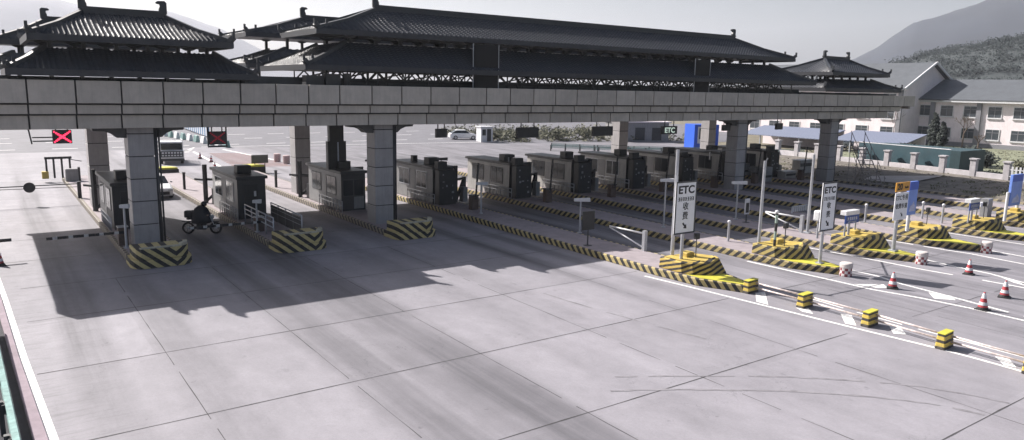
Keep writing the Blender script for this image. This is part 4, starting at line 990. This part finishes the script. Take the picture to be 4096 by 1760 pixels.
def skinned(name, verts, edges, radii, m, par, root=0, sub=2):
    me = bpy.data.meshes.new(name); me.from_pydata(verts, edges, []); me.update()
    o = bpy.data.objects.new(name, me); COL.objects.link(o); o.parent = par; me.materials.append(m)
    sk = o.modifiers.new('skin', 'SKIN'); sk.use_smooth_shade = True
    for i, r_ in enumerate(radii):
        r_ = r_ if isinstance(r_, tuple) else (r_, r_); me.skin_vertices[0].data[i].radius = r_
    me.skin_vertices[0].data[root].use_root = True
    sb = o.modifiers.new('sub', 'SUBSURF'); sb.levels = sub; sb.render_levels = sub
    return o
p = thing('person', 'rider in a bulky dark coat and helmet sitting on the motorcycle', 'person', (MX, MY, 0), MA)
coat = mat('dark_coat', (0.025, 0.026, 0.032), .8, var=.25)
V = [(-.22,0,.93),(-.16,0,1.12),(-.03,0,1.3),(.05,0,1.42),(.1,0,1.5),(.14,0,1.6),
     (.03,.2,1.36),(.2,.3,1.14),(.38,.3,1.07),(.03,-.2,1.36),(.2,-.3,1.14),(.38,-.3,1.07),
     (-.18,.12,.9),(.2,.2,.84),(.08,.2,.48),(.2,.2,.4),(-.18,-.12,.9),(.2,-.2,.84),(.08,-.2,.48),(.2,-.2,.4)]
Ed = [(0,1),(1,2),(2,3),(3,4),(4,5),(3,6),(6,7),(7,8),(3,9),(9,10),(10,11),(0,12),(12,13),(13,14),(14,15),(0,16),(16,17),(17,18),(18,19)]
Ra = [.19,(.2,.23),(.19,.24),(.12,.16),.065,.085,.1,.075,.05,.1,.075,.05,.12,.1,.075,.06,.12,.1,.075,.06]
skinned('body', V, Ed, Ra, coat, p)
MB().lathe(0, 0, [(.5, .62), (.5, .85), (.45, 1.1), (.33, 1.38), (.12, 1.54)], 18).obj('rain_cape', coat, p, smooth=True)
MB().blob(.16, 0, 1.63, .15, .125, .14, 16).obj('helmet', mat('black_helmet', (0.02,0.02,0.022), .25), p, smooth=True)
skin = mat('skin', (0.35, 0.2, 0.14), .6)
MB().blob(.23, 0, 1.58, .075, .075, .1, 12).blob(.305, 0, 1.575, .02, .018, .03, 8).obj('face', skin, p, smooth=True)
for q in (-1, 1):
    hv = [(.36, q*.3, 1.07), (.4, q*.3, 1.07)]; he = [(0, 1)]; hr_ = [.035, .035]
    for k in range(4):
        b_ = len(hv); yy = q*(.27+k*.022); hv += [(.43, yy, 1.075), (.455, yy, 1.055), (.445, yy, 1.03)]; he += [(1, b_), (b_, b_+1), (b_+1, b_+2)]; hr_ += [.011, .01, .009]
    b_ = len(hv); hv += [(.395, q*.255, 1.05), (.42, q*.245, 1.03)]; he += [(1, b_), (b_, b_+1)]; hr_ += [.012, .01]
    skinned('hand', hv, he, hr_, skin, p, 0, 1)

# ---------------------------------------------------------------- guard hut, shed, kiosk, far office buildings
s = thing('guard_hut', 'small white guard hut with a dark door far off across the plaza', 'hut', (60.0, 93.1, 0), R(-10))
MB().box(0, 0, 0, 1.9, 1.9, 2.2).obj('wall', white, s, bevel=.03); MB().box(-.15, -.15, 2.2, 2.05, 2.05, 2.32).obj('roof', white, s)
MB().box(.95, -.03, .1, 1.6, -.01, 1.95).obj('door', dark, s); MB().box(.2, -.03, 1.0, .75, -.01, 1.9).obj('window', glass, s)
wallw = mat('office_white', (0.74, 0.67, 0.69), .8, var=.1, scale=.4, streak=.15)
pil = mat('office_grey', (0.2, 0.2, 0.22), .8, var=.15, scale=.6)
rf = mat('office_roof', (0.08, 0.088, 0.1), .7, var=.15, scale=.8)
gl2 = mat('office_glass', (0.05, 0.06, 0.07), .2, var=.2, scale=.5, spec=.7)
def win(par, x, y0_, y1_, z0_, z1_):
    w = MB().box(x-.08, y0_-.1, z0_-.1, x-.02, y0_, z1_+.1).box(x-.08, y1_, z0_-.1, x-.02, y1_+.1, z1_+.1).box(x-.08, y0_, z1_, x-.02, y1_, z1_+.1).box(x-.2, y0_-.15, z0_-.22, x-.02, y1_+.15, z0_-.02).obj('window', white, par)
    MB().box(x-.05, y0_, z0_, x-.03, y1_, z1_).obj('pane', gl2, w); MB().box(x-.075, (y0_+y1_)/2-.04, z0_, x-.052, (y0_+y1_)/2+.04, z1_).box(x-.075, y0_, z1_-.5, x-.052, y1_, z1_-.43).obj('mullion', pil, w)
s = thing('office_building', 'long white two-storey office with grey roof and pillars at right', 'building', (130, 30, 0))
MB().box(0, -12, -.05, 14, 36.3, 7.45).obj('wall', wallw, s)
MB().xprism([(-12, 0)]*0 or [(0,0)], 0, 0) if False else None
MB().yprism([(-1.0, 7.55), (7, 10.9), (15, 7.55), (15, 7.4), (-1.0, 7.4)], -12.6, 37).obj('roof', rf, s)
MB().box(-.95, -12.5, 7.1, -.6, 30.5, 7.42).box(-.6, -12.5, 7.05, 0, 36.2, 7.3).obj('cornice', white, s)
MB().box(-.12, -12, -.05, 0, 36, .7).obj('plinth', pil, s)
for y in (-7.5, 25.2, 32.4, 17.6, 10, 2.5): MB().box(-.35, y-.35, -.05, 0, y+.35, 7.2).obj('pillar', pil, s)
for k in range(12):
    yc = 33.8-k*3.62
    if yc < -10: break
    win(s, 0, yc-.95, yc+.95, 4.85, 6.5); win(s, 0, yc-.95, yc+.95, 1.4, 2.95)
s = thing('office_building', 'white gabled wing with a taller grey roof left of the long office', 'building', (124, 64.5, 0))
MB().box(0, 0, -.05, 17, 40, 9.1).obj('wall', wallw, s)
MB().yprism([(-.2, 9.1), (8.5, 13.3), (17.2, 9.1)], .02, 40).obj('gable', wallw, s)
MB().add([(-1,-.6,9.15),(8.5,-.6,13.65),(18,-.6,9.15),(-1,40,9.15),(8.5,40,13.65),(18,40,9.15),(-1,-.6,8.95),(8.5,-.6,13.4),(18,-.6,8.95),(-1,40,8.95),(8.5,40,13.4),(18,40,8.95)],
         [(0,1,4,3),(1,2,5,4),(6,9,10,7),(7,10,11,8),(0,6,7,1),(1,7,8,2),(0,3,9,6),(2,8,11,5)]).obj('roof', rf, s)
MB().bar((-1, -.7, 9.1), (8.5, -.7, 13.6), .2, .35).bar((18, -.7, 9.1), (8.5, -.7, 13.6), .2, .35).obj('bargeboard', white, s)
for k in range(8):
    win(s, 0, 1.2+k*4.4, 3.3+k*4.4, 7.3, 8.3); win(s, 0, 1.2+k*4.4, 3.3+k*4.4, 4.2, 5.6); win(s, 0, 1.2+k*4.4, 3.3+k*4.4, 1.2, 2.8)
MB().box(-.3, 0, -.05, 0, .7, 8.9).obj('pillar', pil, s)
# low grey shed roofs with blue corrugated sheets
def corr():
    return stripes('blue_corrugated', (0.17, 0.19, 0.26), (0.11, 0.13, 0.19), .5, .2, 1, 0, wear=.1)
for (x, y, dx, dy, l) in ((97, 61.5, 6, 14, 'long shed roof of blue-grey corrugated sheet behind the last columns'), (98.5, 50.5, 6, 10.3, 'nearer blue-grey corrugated shed roof left of the cypress trees')):
    s = thing('shed', l, 'shed', (x, y, 0), group='corrugated sheds')
    MB().add([(0,0,1.7),(dx,0,2.9),(dx,dy,2.9),(0,dy,1.7),(0,0,1.6),(dx,0,2.8),(dx,dy,2.8),(0,dy,1.6)], [(0,1,2,3),(7,6,5,4),(0,4,5,1),(1,5,6,2),(2,6,7,3),(3,7,4,0)]).obj('roof', corr(), s)
    for k in range(5): MB().cbox(.2, .3+k*(dy-.6)/4, 0, .15, .15, 1.62).obj('post', steel, s)
    MB().box(dx-.3, 0.1, 0, dx-.1, dy-.1, 2.7).obj('back_wall', wallw, s)
s = thing('kiosk', 'bright blue kiosk wall with a white framed window beyond the booths', 'kiosk', (80.6, 70.4, 0), R(-22))
MB().box(0, 0, 0, 3.7, 3, 3.5).obj('wall', blue, s); MB().box(.5, -.05, .9, 1.8, -.01, 3.2).obj('white_frame', white, s); MB().box(.7, -.08, 1.5, 1.35, -.052, 3.0).obj('window', glass, s)
s = thing('low_building', 'low grey service building with dark openings behind the ETC board', 'building', (84, 86, 0), R(-25))
MB().box(-3, 0, 0, 6, 5, 3.0).obj('wall', boothw, s); MB().box(-3.3, -.4, 3.0, 6.3, 5.3, 3.2).obj('roof', wallw, s)
for k in range(3): MB().box(-2.4+k*2.8, -.04, .2, -.8+k*2.8, -.01, 2.2).obj('opening', dark, s)
# guard rail teal
def guardrail(pts, lab):
    s = thing('guard_rail', lab, 'guard rail', (*pts[0], 0), group='steel guard rails'); r_ = MB(); ps = MB(); o = Vector((*pts[0], 0))
    for a, b in zip(pts, pts[1:]):
        a = Vector((*a, 0))-o; b = Vector((*b, 0))-o; L = (b-a).length
        for z in (.48, .62, .76): r_.bar(a+Vector((0,0,z)), b+Vector((0,0,z)), .06, .07)
        for k in range(int(L/2)+1):
            q = a.lerp(b, k*2/L) ; ps.box(q.x-.06, q.y-.06, 0, q.x+.06, q.y+.06, .8)
    r_.obj('rail', teal, s); ps.obj('post_row', dkgrey, s)
guardrail([(62.6, 79.5), (66, 74), (69.5, 70.8), (77, 65.5), (88, 58)], 'teal steel guard rail running behind the right booths')
guardrail([(60.5, 77), (64, 71.5), (72, 66), (84, 58.5)], 'second lower teal guard rail in front of the first one')

# ---------------------------------------------------------------- right verge: wall, hoarding, pickets, scaffold
struct(MB().prism([(64.2, 15), (64.45, 15), (64.45, 57), (64.2, 57)], 0, .18).obj('kerb_far', kerbF))
soil = mat('verge_soil', (0.13, 0.115, 0.1), .95, var=.5, scale=1.1, bump=.4)
struct(MB().add([(64.45,0,.1),(79,0,.3),(79.5,30,.35),(82,57,.35),(64.45,57,.1)], [(0,1,2,3,4)]).obj('verge', soil))
struct(MB().add([(67.2,33.9,.24),(76,34.8,.4),(70,38.6,.3),(66.5,37.6,.2)], [(0,1,2,3)]).obj('bare_concrete_patch', slabm))
struct(MB().add([(79.5,0,.02),(130,-10,.02),(130,66,.02),(82,57,.02)], [(0,1,2,3)]).obj('yard', mat('yard_grass', (0.17, 0.18, 0.12), .95, var=.4, scale=.5)))
s = thing('pillared_wall', 'low pale wall with square pillars at the right edge of the plaza', 'wall', (81.5, 46.3, .2))
pillm = mat('pale_pillar', (0.42, 0.4, 0.42), .85, var=.18, scale=1.5)
dirv = Vector((-2.9, -16.0, 0)); nrm = 6
f = MB()
PP = [Vector((0,0,0))+dirv*(k/5.0) for k in range(-4, 6)]
for a, b in zip(PP, PP[1:]): f.bar(a+Vector((0,0,.3)), b+Vector((0,0,.3)), .3, .65)
f.obj('low_wall', pillm, s)
for q in PP:
    o = MB().cbox(q.x, q.y, -.2, .55, .55, 1.95).obj('pillar', pillm, s, bevel=.03); MB().cbox(q.x, q.y, 1.75, .72, .72, .14).obj('cap', pillm, o)
s = thing('hoarding', 'dark teal metal hoarding standing behind the pillared wall', 'hoarding', (82.6, 47.5, .1))
f = MB()
for k in range(22): f.add([(-.085*k, -.5*k, 0), (-.085*(k+1), -.5*(k+1), 0), (-.085*(k+1), -.5*(k+1), 2.5), (-.085*k, -.5*k, 2.5), (-.085*k+.08, -.5*k-.1, 0), (-.085*(k+1)+.08, -.5*(k+1)+.1, 0), (-.085*(k+1)+.08, -.5*(k+1)+.1, 2.5), (-.085*k+.08, -.5*k-.1, 2.5)], [(0,1,2,3),(7,6,5,4),(0,3,7,4),(1,5,6,2),(3,2,6,7)])
f.obj('sheet', mat('teal_sheet', (0.022, 0.055, 0.07), .5, var=.2, scale=.8), s); MB().bar((.1, 0, 2.55), (-1.8, -11, 2.55), .2, .06).obj('coping', white, s)
MB().box(.3, -11, 0, 6, 0, 2.3).obj('shelter_box', mat('teal_box', (0.03, 0.06, 0.07), .6), s)
s = thing('picket_fence', 'white picket fence at the right picture edge behind the blue billboard', 'fence', (78.4, 30.2, .3))
f = MB()
for k in range(46): f.box(-.03*k-.05, -.34*k-.16, 0, -.03*k, -.34*k, 1.35)
f.obj('pickets', white, s); MB().bar((0, 0, .4), (-1.4, -15.6, .4), .05, .08).bar((0, 0, 1.05), (-1.4, -15.6, 1.05), .05, .08).obj('rail', white, s)
# scaffold stair
s = thing('scaffold_stair', 'rusty steel scaffold stair right of the last front column', 'stair', (63.3, 35.6, .1))
f = MB()
P0 = Vector((-1.5, -2.1, 0)); P1_ = Vector((1.0, 1.6, 3.8))
sd = Vector((.5, -.34, 0))
for q in (-1, 1): f.tube(P0+sd*q, P1_+sd*q, .045, n=6).tube(P0+sd*q+Vector((0,0,.9)), P1_+sd*q+Vector((0,0,.9)), .03, n=6)
for k in range(13):
    c = P0.lerp(P1_, (k+.5)/13); f.bar(c-sd, c+sd, .26, .04)
for k in (0, 4, 8, 12):
    c = P0.lerp(P1_, (k+.5)/13)
    for q in (-1, 1): f.tube((c.x+sd.x*q, c.y+sd.y*q, 0), (c.x+sd.x*q, c.y+sd.y*q, c.z+.9), .03, n=6)
f.tube((-.6, -.4, 0), (1.6, 2.2, 2.6), .03, n=6).tube((1.9, 2.0, 0), (-.2, 0, 2.2), .03, n=6)
f.obj('stair_frame', mat('rusty_steel', (0.2, 0.18, 0.18), .7, var=.4, scale=6), s)
# small lane-side clutter near the last booths
for k, (x, y, w_, h_, l) in enumerate(((55.2, 40.2, 1.3, 1.3, 'pale grey equipment cabinet right of the fifth tall frame'), (57.6, 44.5, 2.4, 1.1, 'wide pale grey generator box near the last column'), (60.3, 47.5, 1.2, 1.6, 'upright pale cabinet behind the last front column'))):
    s = thing('cabinet', l, 'cabinet', (x, y, .305)); MB().box(0, 0, 0, w_, .8, h_).obj('casing', boothw, s, bevel=.04); MB().box(.1, -.02, h_*.3, w_-.1, -.005, h_*.45).obj('vent', dark, s)

CL = [(50.3, 44.5, 1.0, .9, 'pale box low beside the eighth booth'), (53.9, 48.8, 1.4, 1.7, 'tall pale cabinet behind the ninth booth'), (50.6, 51.5, .9, 1.2, 'pale box far back between the eighth and ninth lanes'),
      (59.6, 41.0, 1.6, .8, 'low wide pale box before the tenth booth'), (66.2, 44.0, 2.2, 1.3, 'weathered generator housing on the verge left of the scaffold stair'), (67.5, 50.0, 1.5, 1.9, 'upright weathered cabinet on the verge behind the generator housing')]
for x, y, w_, h_, l in CL:
    s = thing('cabinet', l, 'cabinet', (x, y, .1)); MB().box(0, 0, 0, w_, .9, h_).obj('casing', mat('booth_pale_cladding', (0.36, 0.35, 0.34)), s, bevel=.04)
    MB().box(.1, -.02, h_*.55, w_-.1, -.005, h_*.8).obj('vent', dark, s); MB().box(-.06, -.06, h_, w_+.06, .96, h_+.06).obj('lid', steel, s)

# ---------------------------------------------------------------- vegetation and hills
leafd = mat('dark_leaves', (0.022, 0.03, 0.026), .8, var=.4, scale=1.2)
leafg = mat('scrub_leaves', (0.09, 0.09, 0.055), .85, var=.4, scale=1.0)
barkm = mat('bark', (0.13, 0.1, 0.08), .9, var=.3)
def leaves(mb, c, rad, n, size, rnd):
    for _ in range(n):
        while True:
            q = Vector((rnd.uniform(-1,1), rnd.uniform(-1,1), rnd.uniform(-1,1)))
            if q.length < 1: break
        q = Vector((c[0]+q.x*rad[0], c[1]+q.y*rad[1], c[2]+q.z*rad[2])); a = Vector((rnd.uniform(-1,1), rnd.uniform(-1,1), rnd.uniform(-1,1))).normalized(); b = a.orthogonal().normalized(); s_ = size*rnd.uniform(.5, 1.3)
        mb.add([q-a*s_, q+b*s_*.6, q+a*s_, q-b*s_*.6], [(0,1,2,3)])
def cypress(x, y, h, r_, lab, seed):
    rnd = random.Random(seed); s = thing('cypress_tree', lab, 'tree', (x, y, 0), group='cypress trees before the office')
    MB().tube((0,0,0), (0,0,h*.9), .14, .03, 8).obj('trunk', barkm, s); m = MB()
    for k in range(26):
        t = k/25; rr = r_*(math.sin(math.pi*min(1, t*.85+.12))**.8)*(1-t*.55); leaves(m, (rnd.uniform(-.15,.15), rnd.uniform(-.15,.15), .4+t*(h-.4)), (rr, rr, h/22), 75, .22, rnd)
    m.obj('crown', leafd, s)
cypress(124.5, 59.2, 5.2, 1.3, 'taller dark cypress, left of the pair before the office', 1); cypress(123.5, 57.4, 3.9, 1.0, 'shorter dark cypress, right of the pair before the office', 2)
def bush(x, y, r_, h, lab, seed, m_=None, n=420, grp='shrubs behind the pillared wall'):
    rnd = random.Random(seed); s = thing('shrub', lab, 'shrub', (x, y, 0), group=grp); m = MB()
    for k in range(7):
        a = rnd.uniform(0, 6.28); d = r_*rnd.uniform(0, .65); leaves(m, (d*math.cos(a), d*math.sin(a), h*rnd.uniform(.35, .7)), (r_*.5, r_*.5, h*.38), n//7, .16+r_*.03, rnd)
    m.obj('foliage', m_ or leafd, s)
    st = MB()
    for k in range(4): a = k*1.6; st.tube((0, 0, 0), (r_*.4*math.cos(a), r_*.4*math.sin(a), h*.6), .05, .02, 6)
    st.obj('stem', barkm, s)
bush(96, 41, 2.4, 2.4, 'big dark shrub right of the parked white car', 3, n=700); bush(93.5, 38.2, 1.5, 2.0, 'smaller dark shrub behind the fifth wall pillar', 4)
bush(92, 47.5, 2.2, 2.2, 'dark shrub between the hoarding and the white car', 5, n=600); bush(88.5, 33, 1.2, 1.6, 'leafy shrub behind the sixth wall pillar', 6, leafg)
bush(90, 27.5, 2.6, 2.8, 'rounded grey-green shrub behind the picket fence', 7, leafg, 800); bush(110, 60, 2.0, 1.6, 'dark hedge clump at the end of the sheds', 8); bush(107, 58, 1.8, 1.5, 'low hedge clump left of the cypress trees', 9)
def bare_tree(x, y, h, lab, seed):
    rnd = random.Random(seed); s = thing('bare_tree', lab, 'tree', (x, y, 0), group='leafless trees before the office')
    tr = MB().tube((0,0,0), (.1,0,h*.4), .14, .1, 8); tr.obj('trunk', barkm, s); m = MB()
    def br(p, d, L, r_, k):
        e = p+d*L; m.tube(p, e, r_, r_*.6, 5, False)
        if k <= 0: return
        for _ in range(3 if k > 1 else 4):
            nd = (d+Vector((rnd.uniform(-.8,.8), rnd.uniform(-.8,.8), rnd.uniform(-.1,.7)))).normalized(); br(p.lerp(e, rnd.uniform(.6, 1)), nd, L*rnd.uniform(.6,.8), r_*.6, k-1)
    for _ in range(4): br(Vector((.1,0,h*.4)), Vector((rnd.uniform(-.7,.7), rnd.uniform(-.7,.7), 1)).normalized(), h*.24, .06, 3)
    m.obj('crown', barkm, s)
bare_tree(125, 55.0, 5.6, 'leafless tree right of the cypress pair', 11); bare_tree(124, 65.5, 5.8, 'leafless tree before the corner of the gabled wing', 12); bare_tree(124.5, 52.5, 2.6, 'stunted pollarded tree below the office windows', 13); bare_tree(91, 30, 3.4, 'leafless sapling behind the picket fence', 14)
# scrub mound in the middle distance
rnd = random.Random(5)
m = MB()
for _ in range(420):
    x = rnd.uniform(64, 96); y = 91+(x-64)*-.25+rnd.uniform(0, 26); h = rnd.uniform(.3, 1.9); leaves(m, (x, y, h*.4), (.9, .9, h*.6), 26, .22, rnd)
o = m.obj('scrub', leafg); o['kind'] = 'stuff'; o['label'] = 'brown scrub beyond the plaza'; 
m = MB()
for _ in range(500):
    x = rnd.uniform(65, 80); y = rnd.uniform(15, 56)
    if 66 < x < 76 and 33 < y < 39: continue
    leaves(m, (x, y, .25), (.5, .5, .16), 7, .12, rnd)
for _ in range(500):
    x = rnd.uniform(83, 126); y = rnd.uniform(22, 62); leaves(m, (x, y, .1), (.7, .7, .12), 7, .14, rnd)
o = m.obj('weeds', leafg); o['kind'] = 'stuff'; o['label'] = 'dry weeds on the verge'
for k, (x, y, r_, h) in enumerate(((63.5, 95, 1.6, 1.5), (66.5, 93.5, 1.3, 1.2), (73, 92, 1.9, 2.0), (78, 90.5, 1.6, 1.8), (84, 89.5, 1.8, 1.6))):
    bush(x, y, r_, h, ['low shrub right beside the guard hut', 'low dark shrub second from the guard hut', 'brown shrub under the wide hanging board', 'brown shrub left of the rear pillar', 'brown shrub right of the rear pillar'][k], 20+k, leafg, 350, 'shrubs across the plaza')
def hill(name, D, prof, depth, m, rough, seed, trees=0):
    rnd = random.Random(seed); vs = []; fs = []; nj = 22; na = 150
    az0, az1 = prof[0][0], prof[-1][0]
    def H(a):
        for (p, q), (r_, t_) in zip(prof, prof[1:]):
            if p <= a <= r_: return q+(t_-q)*(a-p)/(r_-p)
        return prof[-1][1]
    import mathutils
    for i in range(na+1):
        a = az0+(az1-az0)*i/na; el = H(a)
        for j in range(nj+1):
            t = j/nj; d = D-depth+2*depth*t; hh_ = math.sin(math.pi*min(1, t))**.75
            zr = 8+D*math.tan(R(el)); 
            x, y = d*math.sin(R(a)), d*math.cos(R(a)); nn = mathutils.noise.fractal(Vector((x/(D*.08), y/(D*.08), seed)), 1.0, 2.0, 5)
            vs.append((x, y, -1+(zr+1)*hh_*(1+rough*nn*(.35+.65*abs(2*t-1)))))
    fs = [(i*(nj+1)+j, (i+1)*(nj+1)+j, (i+1)*(nj+1)+j+1, i*(nj+1)+j+1) for i in range(na) for j in range(nj)]
    mb = MB().add(vs, fs); o = struct(mb.obj(name, m, smooth=True))
    if trees:
        tm = MB()
        for _ in range(trees):
            i = rnd.randint(0, na-1); j = rnd.randint(2, nj//2+1); v = vs[i*(nj+1)+j]; v2 = vs[min(na, i+1)*(nj+1)+j]; f_ = rnd.random()
            x, y, z = [v[k]+(v2[k]-v[k])*f_ for k in range(3)]; s_ = rnd.uniform(2.2, 5.5)
            leaves(tm, (x+rnd.uniform(-6, 6), y+rnd.uniform(-6, 6), z+s_*.1), (s_*.9, s_*.9, s_*.55), 30, .6, rnd)
        o2 = tm.obj('hill_woods', mat('hill_leaves', (0.03, 0.037, 0.038), 1.0, var=.1, scale=.3, spec=.1)); o2['kind'] = 'stuff'; o2['label'] = 'woods on the nearer hill'
hm_ = mat('hill_scrub', (0.036, 0.044, 0.046), .95, var=.15, scale=.03); hm2 = mat('far_hill', (0.02, 0.026, 0.04), .95, var=.3, scale=.01)
hill('hill', 520, [(60.5, 1.2), (62.4, 2.0), (63.1, 2.3), (63.8, 2.6), (65.0, 2.85), (65.8, 3.05), (66.6, 3.05), (67.5, 3.35), (68.9, 3.55), (74, 4.2), (85, 4.5)], 170, hm_, .1, 3, 2600)
hill('mountain', 1700, [(52, .4), (56, 1.2), (59.3, 2.35), (60.5, 3.0), (62.7, 4.6), (64.9, 5.3), (67.0, 5.95), (68.6, 6.4), (75, 8), (90, 8)], 600, hm2, .12, 8)
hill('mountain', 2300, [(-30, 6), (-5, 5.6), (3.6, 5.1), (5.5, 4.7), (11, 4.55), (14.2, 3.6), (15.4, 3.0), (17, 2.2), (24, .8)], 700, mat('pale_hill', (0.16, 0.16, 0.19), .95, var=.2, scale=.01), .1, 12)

# ---------------------------------------------------------------- haze
def haze():
    hz = MB().box(-1800, -400, -2, 4200, 4300, 420).obj('haze', None); hz['kind'] = 'stuff'; hz['label'] = 'thin pale haze over the valley'
    m = bpy.data.materials.new('haze_air'); m.use_nodes = True; n = m.node_tree; n.nodes.clear()
    out = n.nodes.new('ShaderNodeOutputMaterial'); v = n.nodes.new('ShaderNodeVolumePrincipled')
    v.inputs['Density'].default_value = 0.00024; v.inputs['Color'].default_value = (.86, .9, 1, 1); v.inputs['Anisotropy'].default_value = .3
    n.links.new(v.outputs[0], out.inputs['Volume']); hz.data.materials.append(m)
haze()
